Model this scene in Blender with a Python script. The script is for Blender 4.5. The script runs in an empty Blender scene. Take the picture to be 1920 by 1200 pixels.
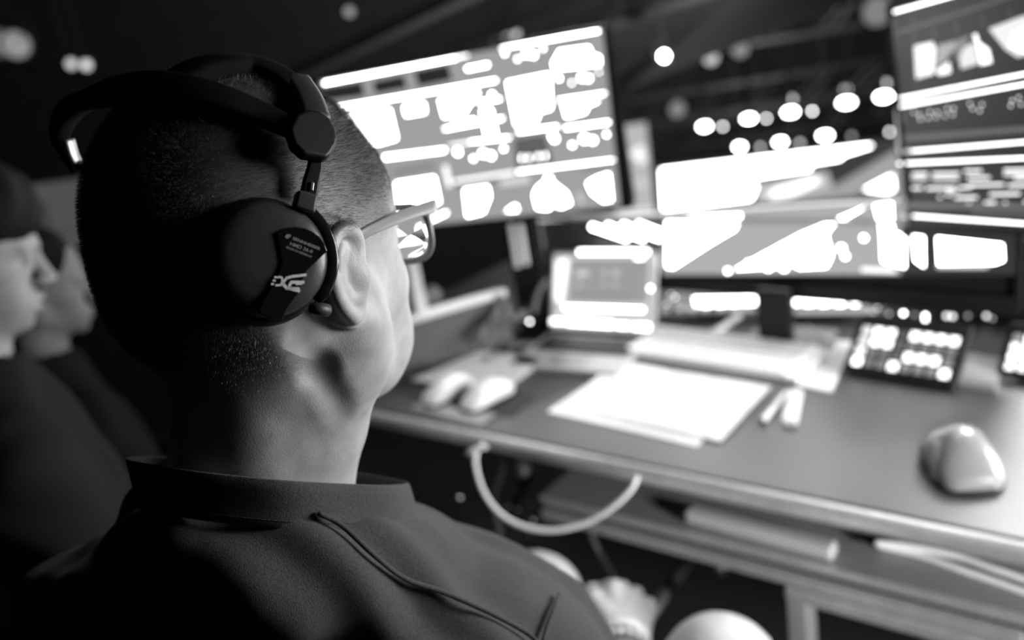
import bpy, math, random
import numpy as np
from mathutils import Vector, Matrix
random.seed(7); np.random.seed(7)
S = bpy.context.scene
COL = S.collection
# ------------------------------------------------------------------ camera
F = 1600.0; TH = math.radians(18.6); RHO = math.atan2(790, 4700)
CAM = np.array([0.0, 0.0, 1.36])
fw = np.array([0, math.cos(TH), -math.sin(TH)])
dn0 = np.array([0, -math.sin(TH), -math.cos(TH)]); rt0 = np.array([1.0, 0, 0])
rt = rt0*math.cos(RHO)+dn0*math.sin(RHO)
dn = -rt0*math.sin(RHO)+dn0*math.cos(RHO)
cam = bpy.data.cameras.new('camera'); co = bpy.data.objects.new('camera', cam); COL.objects.link(co)
M = Matrix(((rt[0], -dn[0], -fw[0], CAM[0]), (rt[1], -dn[1], -fw[1], CAM[1]), (rt[2], -dn[2], -fw[2], CAM[2]), (0, 0, 0, 1)))
co.matrix_world = M
cam.sensor_width = 36; cam.lens = 30; cam.clip_start = 0.02; cam.clip_end = 100
cam.dof.use_dof = True; cam.dof.focus_distance = 0.45; cam.dof.aperture_fstop = 3.7
S.camera = co
# ------------------------------------------------------------------ world, exposure, lights without fixtures
w = bpy.data.worlds.new('world'); S.world = w; w.use_nodes = True
w.node_tree.nodes['Background'].inputs[0].default_value = (1, 1, 1, 1)
w.node_tree.nodes['Background'].inputs[1].default_value = 0.0012
S.view_settings.view_transform = 'Standard'; S.view_settings.look = 'None'
S.view_settings.gamma = 1; S.view_settings.exposure = 0; S.view_settings.use_curve_mapping = False

def aim(o, target):
    d = Vector(target)-o.location
    o.rotation_euler = d.to_track_quat('-Z', 'Y').to_euler()
def area(name, loc, target, size, power, spread=180):
    l = bpy.data.lights.new(name, 'AREA'); l.shape = 'DISK'; l.size = size; l.energy = power; l.spread = math.radians(spread)
    o = bpy.data.objects.new(name, l); COL.objects.link(o); o.location = loc; aim(o, target); return o
def spot(name, loc, target, size, power, angle, blend=0.6):
    l = bpy.data.lights.new(name, 'SPOT'); l.shadow_soft_size = size; l.energy = power; l.spot_size = math.radians(angle); l.spot_blend = blend
    o = bpy.data.objects.new(name, l); COL.objects.link(o); o.location = loc; aim(o, target); return o
area('right_key_light', (1.50, 0.66, 1.27), (0.0, 0.60, 1.15), 0.75, 38)  # added key from the right, standing in for unseen screens
spot('desk_fill_light', (0.80, 1.95, 2.45), (0.36, 1.25, 0.74), 0.10, 70, 40, 0.8)  # added spot brightening the desk, in place of monitor light from behind
area('front_wash_light', (0.5, 3.4, 2.0), (0.0, 0.8, 1.0), 0.6, 9)
spot('desk_sheen_light', (1.5, 2.1, 1.9), (0.66, 0.72, 0.74), 0.30, 190, 34, 0.8)  # added spot at the mirror angle, gives the desk its sheen
area('hall_fill_light', (2.5, 7.6, 4.6), (2.6, 13.9, 0.5), 1.5, 260)  # added wash on far wall and trusses, in place of haze
spot('beam_fill_light', (0.9, 2.2, 0.55), (0.1, 4.0, 2.2), 0.1, 85, 85)  # added fill that lifts the beams and ceiling panel out of black
spot('low_fill_light', (1.0, -0.4, 1.05), (0.66, 0.62, 0.66), 0.10, 150, 46, 0.5)  # added fill for shelf and rails, no such lamp known
spot('mouse_fill_light', (-0.05, 1.75, 2.5), (-0.05, 1.45, 0.74), 0.06, 60, 22, 0.6)  # added narrow spot that brightens only the white mice
spot('left_face_fill_light', (0.3, 2.3, 1.5), (-0.98, 1.48, 1.27), 0.10, 32, 19)  # added spot brightening the two faces, source unseen

# ------------------------------------------------------------------ pixel helpers (photo is 1920 x 1200)
def ray(x, y): return fw+(x-960)/F*rt+(y-600)/F*dn
def D(x, y, d): return CAM+ray(x, y)*d
def G(x, y, z=0.74):
    r = ray(x, y); return CAM+r*((z-CAM[2])/r[2])
def A(*a): return np.array(a, dtype=float)
def nrm(v): v = np.asarray(v, float); return v/np.linalg.norm(v)

# ------------------------------------------------------------------ materials (all neutral: the picture is black and white)
def mat(name, v, rough=0.5, metal=0.0, spec=0.5, noise=0.0, nscale=40, bump=0.0, bscale=200, coat=0.0, sheen=0.0):
    m = bpy.data.materials.new(name); m.use_nodes = True
    nt = m.node_tree; b = nt.nodes['Principled BSDF']
    b.inputs['Base Color'].default_value = (v, v, v, 1); b.inputs['Roughness'].default_value = rough
    b.inputs['Metallic'].default_value = metal; b.inputs['Specular IOR Level'].default_value = spec
    if coat: b.inputs['Coat Weight'].default_value = coat
    if sheen: b.inputs['Sheen Weight'].default_value = sheen
    tc = nt.nodes.new('ShaderNodeTexCoord')
    if noise:
        n = nt.nodes.new('ShaderNodeTexNoise'); n.inputs['Scale'].default_value = nscale; n.inputs['Detail'].default_value = 5
        nt.links.new(tc.outputs['Object'], n.inputs['Vector'])
        r = nt.nodes.new('ShaderNodeMapRange'); nt.links.new(n.outputs['Fac'], r.inputs['Value'])
        r.inputs['From Min'].default_value = 0.3; r.inputs['From Max'].default_value = 0.7
        r.inputs['To Min'].default_value = v*(1-noise); r.inputs['To Max'].default_value = v*(1+noise)
        nt.links.new(r.outputs['Result'], b.inputs['Base Color'])
    if bump:
        n = nt.nodes.new('ShaderNodeTexNoise'); n.inputs['Scale'].default_value = bscale; n.inputs['Detail'].default_value = 3
        nt.links.new(tc.outputs['Object'], n.inputs['Vector'])
        u = nt.nodes.new('ShaderNodeBump'); u.inputs['Strength'].default_value = bump; u.inputs['Distance'].default_value = 0.001
        nt.links.new(n.outputs['Fac'], u.inputs['Height']); nt.links.new(u.outputs['Normal'], b.inputs['Normal'])
    return m
def emit(name, s):
    m = bpy.data.materials.new(name); m.use_nodes = True; nt = m.node_tree
    b = nt.nodes['Principled BSDF']; b.inputs['Base Color'].default_value = (0.02, 0.02, 0.02, 1); b.inputs['Roughness'].default_value = 0.35
    b.inputs['Emission Color'].default_value = (1, 1, 1, 1); b.inputs['Emission Strength'].default_value = s
    return m
EM = {}
def E(s):
    k = round(s, 3)
    if k not in EM: EM[k] = emit('screen_light_%s' % str(k).replace('.', '_'), k)
    return EM[k]
black = mat('black_plastic', 0.006, 0.5, spec=0.3, bump=0.1)
black_gloss = mat('glossy_black_plastic', 0.008, 0.12)
dark = mat('dark_grey_plastic', 0.03, 0.5, bump=0.1)
dark_metal = mat('dark_painted_metal', 0.04, 0.45, 0.3)
alu = mat('brushed_aluminium', 0.7, 0.42, 0.7, noise=0.08, nscale=60)
alu_dim = mat('anodised_aluminium', 0.35, 0.4, 0.9, noise=0.1)
white_pl = mat('white_plastic', 0.72, 0.3)
grey_pl = mat('grey_plastic', 0.25, 0.4)
paper_m = mat('paper', 0.8, 0.8, noise=0.04)
cable_m = mat('white_cable', 0.85, 0.5)
cloth = mat('black_cotton', 0.060, 0.9, spec=0.15, noise=0.35, nscale=900, bump=0.5, bscale=1500, sheen=0.12)
jacket = mat('dark_jacket_cloth', 0.045, 0.85, spec=0.2, noise=0.2, nscale=300, bump=0.3, bscale=700)
desk_m = mat('desk_laminate', 0.035, 0.46, spec=0.8, noise=0.06, nscale=300, bump=0.12, bscale=900)
shelf_m = mat('shelf_laminate', 0.22, 0.4, noise=0.05, nscale=200)
room_m = mat('dark_paint', 0.03, 0.8, noise=0.15, nscale=4)
room2_m = mat('grey_painted_panel', 0.13, 0.7, noise=0.1, nscale=6)
floor_m = mat('dark_carpet', 0.02, 0.9, noise=0.3, nscale=80, bump=0.5)

def skin_mat(name, v, scalp=0.09, rough=0.5):
    m = mat(name, v, rough, spec=0.4); nt = m.node_tree; b = nt.nodes['Principled BSDF']
    at = nt.nodes.new('ShaderNodeAttribute'); at.attribute_name = 'scalp'
    tc = nt.nodes.new('ShaderNodeTexCoord')
    n = nt.nodes.new('ShaderNodeTexNoise'); n.inputs['Scale'].default_value = 90; n.inputs['Detail'].default_value = 6
    nt.links.new(tc.outputs['Object'], n.inputs['Vector'])
    r = nt.nodes.new('ShaderNodeMapRange'); nt.links.new(n.outputs['Fac'], r.inputs['Value'])
    r.inputs['From Min'].default_value = 0.3; r.inputs['From Max'].default_value = 0.7
    r.inputs['To Min'].default_value = v*0.86; r.inputs['To Max'].default_value = v*1.1
    mx = nt.nodes.new('ShaderNodeMix'); mx.data_type = 'FLOAT'
    nt.links.new(at.outputs['Fac'], mx.inputs[0]); nt.links.new(r.outputs['Result'], mx.inputs[2]); mx.inputs[3].default_value = scalp
    nt.links.new(mx.outputs[0], b.inputs['Base Color'])
    n2 = nt.nodes.new('ShaderNodeTexNoise'); n2.inputs['Scale'].default_value = 1300; n2.inputs['Detail'].default_value = 2
    nt.links.new(tc.outputs['Object'], n2.inputs['Vector'])
    n3 = nt.nodes.new('ShaderNodeTexVoronoi'); n3.inputs['Scale'].default_value = 900; nt.links.new(tc.outputs['Object'], n3.inputs['Vector'])
    ad = nt.nodes.new('ShaderNodeMath'); ad.operation = 'ADD'; nt.links.new(n2.outputs['Fac'], ad.inputs[0]); nt.links.new(n3.outputs['Distance'], ad.inputs[1])
    u = nt.nodes.new('ShaderNodeBump'); u.inputs['Strength'].default_value = 0.22; u.inputs['Distance'].default_value = 0.0003
    nt.links.new(ad.outputs[0], u.inputs['Height']); nt.links.new(u.outputs['Normal'], b.inputs['Normal'])
    b.inputs['Subsurface Weight'].default_value = 0.12; b.inputs['Subsurface Radius'].default_value = (0.004, 0.004, 0.004)
    return m
skin = skin_mat('skin', 0.42)
skin2 = skin_mat('background_skin', 0.5)
hair_m = mat('cropped_hair', 0.10, 0.35, spec=0.6)
hair_dark = mat('dark_hair', 0.010, 0.7, spec=0.2, bump=0.6, bscale=300)

# ------------------------------------------------------------------ object helpers
def tag(o, label, cat, group=None, kind=None):
    if label: o['label'] = label
    if cat: o['category'] = cat
    if group: o['group'] = group
    if kind: o['kind'] = kind
    return o
def thing(name, label, cat, loc, group=None):
    o = bpy.data.objects.new(name, None); COL.objects.link(o); o.location = Vector(loc); o.empty_display_size = 0.02
    bpy.context.view_layer.update()
    return tag(o, label, cat, group)
def origin(p):
    if p is None: return np.zeros(3)
    v = np.array(p.location, float)
    return v+(origin(p.parent) if p.parent else 0)
def link(name, verts, faces, mats, parent=None, midx=None, smooth=False, bevel=0, auto=True, loc=None):
    """verts are world coordinates; object origin is the parent's origin, or loc / the base centre"""
    verts = np.asarray(verts, float)
    if loc is None:
        loc = (verts.min(0)+verts.max(0))/2; loc[2] = verts[:, 2].min()
    loc = np.asarray(loc, float)
    me = bpy.data.meshes.new(name)
    me.from_pydata((verts-loc).tolist(), [], faces if isinstance(faces, list) else faces.tolist())
    if not isinstance(mats, (list, tuple)): mats = [mats]
    for m in mats: me.materials.append(m)
    if midx is not None: me.polygons.foreach_set('material_index', np.asarray(midx, dtype=np.int32))
    if smooth: me.polygons.foreach_set('use_smooth', np.ones(len(me.polygons), dtype=bool))
    me.update()
    o = bpy.data.objects.new(name, me); COL.objects.link(o)
    if parent is not None:
        o.parent = parent; o.location = Vector(loc-origin(parent))
    else: o.location = Vector(loc)
    if bevel:
        b = o.modifiers.new('bevel', 'BEVEL'); b.width = bevel; b.segments = 3; b.limit_method = 'ANGLE'; b.angle_limit = math.radians(40)
        me.polygons.foreach_set('use_smooth', np.ones(len(me.polygons), dtype=bool))
        wn = o.modifiers.new('wn', 'WEIGHTED_NORMAL'); wn.keep_sharp = False
    return o

class MB:
    def __init__(s): s.v = []; s.f = []; s.m = []
    def add(s, v, f, m=0):
        k = len(s.v); s.v += [tuple(map(float, p)) for p in v]; s.f += [tuple(i+k for i in q) for q in f]; s.m += [m]*len(f); return s
    def box(s, c, ax, ay, az, m=0):
        c, ax, ay, az = map(lambda q: np.asarray(q, float), (c, ax, ay, az))
        v = [c+i*ax+j*ay+k*az for k in (-1, 1) for j in (-1, 1) for i in (-1, 1)]
        f = [(0, 2, 3, 1), (4, 5, 7, 6), (0, 1, 5, 4), (2, 6, 7, 3), (0, 4, 6, 2), (1, 3, 7, 5)]
        if np.dot(np.cross(ax, ay), az) < 0: f = [q[::-1] for q in f]
        return s.add(v, f, m)
    def prism(s, poly, ext, m=0):
        poly = [np.asarray(p, float) for p in poly]; ext = np.asarray(ext, float); n = len(poly)
        v = poly+[p+ext for p in poly]
        f = [tuple(range(n))[::-1], tuple(range(n, 2*n))]+[(i, (i+1) % n, n+(i+1) % n, n+i) for i in range(n)]
        nn = sum((np.cross(poly[i]-poly[0], poly[(i+1) % n]-poly[0]) for i in range(1, n-1)), np.zeros(3))
        if np.dot(nn, ext) < 0: f = [q[::-1] for q in f]
        return s.add(v, f, m)
    def tube(s, pts, r, seg=12, m=0, closed=False, flat=None, up=None):
        pts = [np.asarray(p, float) for p in pts]; n = len(pts)
        rs = r if hasattr(r, '__len__') else [r]*n
        v = []; f = []
        N = None
        for i in range(n):
            if closed: t = pts[(i+1) % n]-pts[(i-1) % n]
            else: t = pts[min(i+1, n-1)]-pts[max(i-1, 0)]
            t = nrm(t)
            if up is not None: u_ = up[i] if isinstance(up, list) else up; N = nrm(np.asarray(u_, float)-np.dot(u_, t)*t)
            elif N is None:
                a = A(0, 0, 1) if abs(t[2]) < 0.9 else A(1, 0, 0); N = nrm(np.cross(np.cross(t, a), t))
            else: N = nrm(N-np.dot(N, t)*t)
            B = np.cross(t, N)
            fl = flat[i] if isinstance(flat, (list, tuple)) else (flat or 1)
            for j in range(seg):
                a = 2*math.pi*j/seg
                if flat is not None:
                    cx, sx = math.cos(a), math.sin(a); e = 0.55
                    cx = math.copysign(abs(cx)**e, cx); sx = math.copysign(abs(sx)**e, sx)
                else: cx, sx = math.cos(a), math.sin(a)
                v.append(pts[i]+rs[i]*(cx*N+sx*fl*B))
        m_ = n if closed else n-1
        for i in range(m_):
            for j in range(seg):
                a = i*seg+j; b = i*seg+(j+1) % seg; c = ((i+1) % n)*seg+(j+1) % seg; d = ((i+1) % n)*seg+j
                f.append((a, b, c, d))
        if not closed: f += [tuple(range(seg))[::-1], tuple(range((n-1)*seg, n*seg))]
        return s.add(v, f, m)
    def lathe(s, o, axis, prof, seg=48, m=0, cap=True):
        """prof: list of (height along the axis, radius)"""
        o = np.asarray(o, float); ax = nrm(axis); a = A(0, 0, 1) if abs(ax[2]) < 0.9 else A(1, 0, 0)
        N = nrm(np.cross(ax, a)); B = np.cross(ax, N); v = []; f = []
        for h, r in prof:
            for j in range(seg):
                t = 2*math.pi*j/seg; v.append(o+ax*h+r*(math.cos(t)*N+math.sin(t)*B))
        for i in range(len(prof)-1):
            for j in range(seg):
                f.append((i*seg+j, i*seg+(j+1) % seg, (i+1)*seg+(j+1) % seg, (i+1)*seg+j))
        if cap: f += [tuple(range(seg))[::-1], tuple(range((len(prof)-1)*seg, len(prof)*seg))]
        return s.add(v, f, m)
    def sphere(s, c, r, seg=16, m=0):
        c = np.asarray(c, float); n = seg//2
        rr = r if hasattr(r, '__len__') else (r, r, r)
        v = [c+A(0, 0, rr[2])]
        for i in range(1, n):
            for j in range(seg):
                a = math.pi*i/n; b = 2*math.pi*j/seg; v.append(c+A(math.sin(a)*math.cos(b)*rr[0], math.sin(a)*math.sin(b)*rr[1], math.cos(a)*rr[2]))
        v.append(c-A(0, 0, rr[2])); f = []
        for j in range(seg): f.append((0, 1+j, 1+(j+1) % seg))
        for i in range(n-2):
            for j in range(seg): f.append((1+i*seg+j, 1+(i+1)*seg+j, 1+(i+1)*seg+(j+1) % seg, 1+i*seg+(j+1) % seg))
        L = len(v)-1; b0 = 1+(n-2)*seg
        for j in range(seg): f.append((L, b0+(j+1) % seg, b0+j))
        return s.add(v, f, m)
    def build(s, name, mats, parent=None, **k):
        return link(name, s.v, s.f, mats, parent, midx=s.m, **k)
def spline(pts, n=8):
    """Catmull-Rom through the points"""
    P = [np.asarray(p, float) for p in pts]; P = [2*P[0]-P[1]]+P+[2*P[-1]-P[-2]]; out = []
    for i in range(1, len(P)-2):
        for k in range(n):
            t = k/n
            out.append(0.5*((2*P[i])+(-P[i-1]+P[i+1])*t+(2*P[i-1]-5*P[i]+4*P[i+1]-P[i+2])*t*t+(-P[i-1]+3*P[i]-3*P[i+1]+P[i+2])*t**3))
    out.append(P[-2]); return out

# ------------------------------------------------------------------ organic surfaces: distance field + surface nets
class Field:
    def __init__(s, lo, hi, h):
        s.lo = np.array(lo, np.float32); s.h = h
        n = np.ceil((np.array(hi)-np.array(lo))/h).astype(int)+1
        s.X = (s.lo[0]+h*np.arange(n[0], dtype=np.float32))[:, None, None]
        s.Y = (s.lo[1]+h*np.arange(n[1], dtype=np.float32))[None, :, None]
        s.Z = (s.lo[2]+h*np.arange(n[2], dtype=np.float32))[None, None, :]
        s.n = n; s.d = np.full(tuple(n), 1.0, np.float32)
    def _win(s, c, R):
        i0 = np.clip(np.floor((np.array(c)-R-s.lo)/s.h).astype(int), 0, s.n); i1 = np.clip(np.ceil((np.array(c)+R-s.lo)/s.h).astype(int)+1, 0, s.n)
        return tuple(slice(a, b) for a, b in zip(i0, i1))
    def _g(s, w): return s.X[w[0]], s.Y[:, w[1]], s.Z[:, :, w[2]]
    def _mix(s, w, q, k, op):
        d = s.d[w]
        if d.size == 0: return
        if op == 'u':
            if k > 0:
                h = np.maximum(k-np.abs(d-q), 0)/k; s.d[w] = np.minimum(d, q)-h*h*k*0.25
            else: s.d[w] = np.minimum(d, q)
        else:
            q = -q
            if k > 0:
                h = np.maximum(k-np.abs(d-q), 0)/k; s.d[w] = np.maximum(d, q)+h*h*k*0.25
            else: s.d[w] = np.maximum(d, q)
    def ell(s, c, r, k=0.01, op='u', rot=None, pad=0.03):
        w = s._win(c, max(r)+pad+k); x, y, z = s._g(w); x = x-c[0]; y = y-c[1]; z = z-c[2]
        if rot is not None:
            R = np.array(rot); x, y, z = (R[0][i]*x+R[1][i]*y+R[2][i]*z for i in range(3))
        k0 = np.sqrt((x/r[0])**2+(y/r[1])**2+(z/r[2])**2)+1e-6
        k1 = np.sqrt((x/r[0]**2)**2+(y/r[1]**2)**2+(z/r[2]**2)**2)+1e-4
        s._mix(w, (k0*(k0-1)/k1).astype(np.float32), k, op); return s
    def cone(s, a, b, ra, rb=None, k=0.01, op='u', pad=0.03, sq=None):
        rb = ra if rb is None else rb
        a = np.array(a, float); b = np.array(b, float); c = (a+b)/2; R = np.abs(b-a)/2+max(ra, rb)+pad+k
        w = s._win(c, R); x, y, z = s._g(w); x = x-a[0]; y = y-a[1]; z = z-a[2]; v = b-a
        L = max(v@v, 1e-9)
        h = np.clip((x*v[0]+y*v[1]+z*v[2])/L, 0, 1)
        q = np.sqrt((x-h*v[0])**2+(y-h*v[1])**2+(z-h*v[2])**2)-(ra+(rb-ra)*h)
        s._mix(w, q.astype(np.float32), k, op); return s
    def chain(s, pts, r, k=0.003, op='u', pad=0.01):
        rs = r if hasattr(r, '__len__') else [r]*len(pts)
        for i in range(len(pts)-1): s.cone(pts[i], pts[i+1], rs[i], rs[i+1], k, op, pad)
        return s
    def mesh(s, relax=2):
        d = s.d; ins = d < 0
        nx, ny, nz = d.shape
        c = sum(ins[i:nx-1+i, j:ny-1+j, k:nz-1+k].astype(np.int8) for i in (0, 1) for j in (0, 1) for k in (0, 1))
        act = (c > 0) & (c < 8)
        idx = -np.ones(act.shape, np.int64); I = np.argwhere(act); idx[act] = np.arange(len(I))
        acc = np.zeros((len(I), 3)); cnt = np.zeros(len(I))
        corners = [(i, j, k) for i in (0, 1) for j in (0, 1) for k in (0, 1)]
        for a in corners:
            for ax in range(3):
                if a[ax]: continue
                b = list(a); b[ax] = 1
                da = d[I[:, 0]+a[0], I[:, 1]+a[1], I[:, 2]+a[2]].astype(float); db = d[I[:, 0]+b[0], I[:, 1]+b[1], I[:, 2]+b[2]].astype(float)
                cr = (da < 0) != (db < 0); t = np.where(cr, da/np.where(cr, da-db, 1), 0)
                p = np.tile(np.array(a, float), (len(I), 1)); p[:, ax] += t
                acc[cr] += p[cr]; cnt[cr] += 1
        V = (I+acc/cnt[:, None])*s.h+s.lo
        Fq = []
        for ax in range(3):
            sl0 = [slice(None)]*3; sl1 = [slice(None)]*3; sl0[ax] = slice(0, -1); sl1[ax] = slice(1, None)
            a0 = ins[tuple(sl0)]; a1 = ins[tuple(sl1)]; ch = a0 != a1
            o1, o2 = [(1, 2), (2, 0), (0, 1)][ax]
            P = np.argwhere(ch); P = P[(P[:, o1] > 0) & (P[:, o2] > 0) & (P[:, o1] < d.shape[o1]-1) & (P[:, o2] < d.shape[o2]-1)]
            fl = a0[tuple(P.T)]
            def g(q1, q2):
                Q = P.copy(); Q[:, o1] += q1; Q[:, o2] += q2; return idx[tuple(Q.T)]
            q = np.stack([g(-1, -1), g(0, -1), g(0, 0), g(-1, 0)], 1)
            q[~fl] = q[~fl][:, ::-1]
            Fq.append(q)
        Fq = np.concatenate(Fq); Fq = Fq[(Fq >= 0).all(1)]
        for _ in range(relax):
            A_ = np.zeros_like(V); n_ = np.zeros(len(V))
            for i in range(4):
                a, b = Fq[:, i], Fq[:, (i+1) % 4]
                for ax in range(3):
                    A_[:, ax] += np.bincount(a, V[b, ax], len(V))+np.bincount(b, V[a, ax], len(V))
                n_ += np.bincount(a, minlength=len(V))+np.bincount(b, minlength=len(V))
            m_ = n_ > 0
            V[m_] = 0.5*V[m_]+0.5*A_[m_]/n_[m_][:, None]
        return V, Fq
def frame(az, pitch=0, roll=0):
    """local x = the person's right, y = facing, z = up; az in degrees from world +Y towards +X"""
    a = math.radians(az)
    R = Matrix.Rotation(-a, 3, 'Z') @ Matrix.Rotation(math.radians(pitch), 3, 'X') @ Matrix.Rotation(math.radians(roll), 3, 'Y')
    return np.array(R)

# ------------------------------------------------------------------ the room
def struct(name, mb, m):
    o = mb.build(name, m); o['kind'] = 'structure'; return o
struct('floor', MB().box((0, -0.4, -0.15), (9, 0, 0), (0, 3.6, 0), (0, 0, 0.15)), floor_m)
struct('floor', MB().box((0, 8.6, -3.55), (9, 0, 0), (0, 5.4, 0), (0, 0, 0.05)), mat('stage_floor', 0.015, 0.6))
struct('ceiling', MB().box((0, 5, 5.05), (9, 0, 0), (0, 9, 0), (0, 0, 0.05)), room_m)
struct('wall_left', MB().box((-9.05, 5, 0.75), (0.05, 0, 0), (0, 9, 0), (0, 0, 4.25)), room_m)
struct('wall_right', MB().box((9.05, 5, 0.75), (0.05, 0, 0), (0, 9, 0), (0, 0, 4.25)), room_m)
struct('wall_far', MB().box((0, 14.05, 0.75), (9, 0, 0), (0, 0.05, 0), (0, 0, 4.25)), room_m)
struct('wall_near', MB().box((0, -4.05, 2.5), (9, 0, 0), (0, 0.05, 0), (0, 0, 2.5)), room_m)

# ------------------------------------------------------------------ heads
def head_field(f, ears=True, face=1.0):
    e = f.ell; c = f.cone
    e((0, -0.014, 0.022), (0.077, 0.094, 0.090), k=0)
    e((0, 0.030, 0.012), (0.068, 0.064, 0.076), k=0.02)
    e((0, -0.050, -0.008), (0.062, 0.050, 0.050), k=0.02)
    e((0, 0.036, -0.046), (0.061, 0.052, 0.066), k=0.02)
    for s in (-1, 1):
        e((s*0.042, 0.046, -0.034), (0.021, 0.028, 0.022), k=0.014)
        c((s*0.054, -0.008, -0.064), (s*0.025, 0.060, -0.100), 0.015, 0.014, k=0.018)
        c((s*0.060, -0.014, -0.045), (s*0.054, -0.008, -0.064), 0.014, 0.015, k=0.015)
        c((s*0.012, 0.089, 0.002), (s*0.045, 0.074, 0.004), 0.011, 0.009, k=0.01)
        e((s*0.034, 0.060, -0.070), (0.022, 0.026, 0.030), k=0.015)
    e((0, 0.076, -0.106), (0.021, 0.017, 0.016), k=0.015)
    e((0, 0.036, -0.088), (0.036, 0.044, 0.020), k=0.02)
    e((0, 0.078, -0.078), (0.030, 0.020, 0.026), k=0.012)
    for s in (-1, 1):
        e((s*0.031, 0.098, -0.012), (0.017, 0.013, 0.011), k=0.010, op='s')
        e((s*0.031, 0.078, -0.012), (0.0125, 0.0125, 0.0125), k=0.002)
        c((s*0.019, 0.0875, -0.006), (s*0.043, 0.083, -0.007), 0.0038, 0.003, k=0.004)
        c((s*0.019, 0.0865, -0.018), (s*0.043, 0.082, -0.017), 0.003, 0.0028, k=0.004)
    c((0, 0.090, -0.004), (0, 0.109, -0.040), 0.0065, 0.0095, k=0.010)
    e((0, 0.112, -0.043), (0.010, 0.011, 0.008), k=0.005)
    for s in (-1, 1):
        e((s*0.012, 0.104, -0.047), (0.0075, 0.009, 0.006), k=0.005)
        e((s*0.007, 0.108, -0.053), (0.003, 0.004, 0.003), k=0.002, op='s', pad=0.01)
    c((-0.020, 0.092, -0.078), (0.020, 0.092, -0.078), 0.003, 0.003, k=0.003, op='s', pad=0.01)
    for s in (-1, 1):
        c((s*0.020, 0.091, -0.074), (s*0.004, 0.100, -0.0715), 0.003, 0.0048, k=0.004)
        c((s*0.019, 0.090, -0.083), (0, 0.0985, -0.0865), 0.003, 0.0056, k=0.004)
    c((-0.004, 0.099, -0.0715), (0.004, 0.099, -0.0715), 0.0045, k=0.004)
def ear_field(f, side=1, beta=0, c0=(0.0762, -0.046, -0.006), sc=1.0, lean=0.16):
    b = math.radians(beta)
    r = nrm(A(side*math.sin(b), -math.cos(b), 0)); u = nrm(A(side*0.06, -lean, 1)); r = nrm(r-np.dot(r, u)*u)
    n = np.cross(r, u); n = n if n[0]*side > 0 else -n
    R = np.stack([r, u, n], 1)
    def P(p, q, w): return A(*c0)+sc*(r*p+u*q+n*w)
    R2 = [list(R[0]), list(R[1]), list(R[2])]
    f.ell(P(0.002, 0.000, 0.002), (0.017*sc, 0.028*sc, 0.0045*sc), k=0.004, rot=R2, pad=0.012)
    f.ell(P(-0.004, 0.002, -0.002), (0.010*sc, 0.022*sc, 0.008*sc), k=0.006, rot=R2, pad=0.012)
    f.ell(P(0.0005, -0.006, 0.010), (0.0095*sc, 0.0135*sc, 0.0125*sc), k=0.002, op='s', rot=R2, pad=0.012)
    f.ell(P(0.001, 0.0175, 0.0085), (0.0085*sc, 0.0085*sc, 0.0072*sc), k=0.002, op='s', rot=R2, pad=0.012)
    hx = [(-0.003, 0.000, 0.004), (-0.010, 0.008, 0.007), (-0.013, 0.018, 0.0075), (-0.009, 0.027, 0.008), (-0.001, 0.0315, 0.0085), (0.009, 0.030, 0.009), (0.016, 0.023, 0.0095), (0.0195, 0.012, 0.010),
          (0.0195, 0.000, 0.010), (0.0165, -0.011, 0.009), (0.011, -0.020, 0.0075), (0.005, -0.027, 0.006)]
    hs = spline([P(*p) for p in hx], 3); n_ = len(hs)
    f.chain(hs, [sc*(0.0022+0.0022*min(1, i/8)) for i in range(n_)], k=0.002)
    ah = [(0.002, 0.021, 0.005), (0.008, 0.015, 0.007), (0.0115, 0.004, 0.008), (0.011, -0.006, 0.008), (0.007, -0.014, 0.0075), (0.000, -0.0175, 0.0065)]
    f.chain(spline([P(*p) for p in ah], 3), sc*0.0027, k=0.0025)
    f.chain(spline([P(-0.011, 0.002, 0.005), P(-0.0105, -0.005, 0.008), P(-0.0095, -0.011, 0.006)], 3), sc*0.0030, k=0.003)
    f.ell(P(0.000, -0.026, 0.005), (0.0085*sc, 0.0085*sc, 0.0042*sc), k=0.004, rot=R2, pad=0.012)
def xf(V, R, o): return V @ np.asarray(R).T+np.asarray(o)

def sstep(a, b, x): t = np.clip((x-a)/(b-a), 0, 1); return t*t*(3-2*t)
def scalp_mask(L):
    x, y, z = np.abs(L[:, 0]), L[:, 1], L[:, 2]
    back = sstep(-0.085, -0.030, z)*sstep(0.0, -0.03, y)*(1-sstep(0.042, 0.066, x)*sstep(-0.005, -0.03, z))
    low = 0.016+np.clip((y-0.0)*0.2, 0, 1)
    side = sstep(low-0.025, low+0.020, z)*sstep(0.080, 0.050, y)*sstep(-0.02, 0.0, z)
    temple = 0.75*sstep(0.050, 0.015, y)*sstep(-0.030, 0.012, z)
    top = sstep(0.045, 0.070, z+0.0*y)*sstep(0.085, 0.06, y)
    m_ = np.clip(np.maximum.reduce([back, side, temple, top]), 0, 1)
    earbox = sstep(1.035, 1.075, np.sqrt((x/0.077)**2+((y+0.014)/0.094)**2+((z-0.022)/0.090)**2))*sstep(0.036, 0.030, np.abs(y+0.042))*sstep(0.022, 0.014, z)*(z > -0.06)*(x > 0.05)
    m_ *= 1-sstep(-0.062, -0.035, y)*sstep(0.022, -0.012, z)*sstep(0.036, 0.056, x)
    m_ *= 1-earbox
    return m_
def set_attr(o, name, val):
    a = o.data.attributes.new(name, 'FLOAT', 'POINT'); a.data.foreach_set('value', np.asarray(val, dtype=np.float32))

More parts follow.
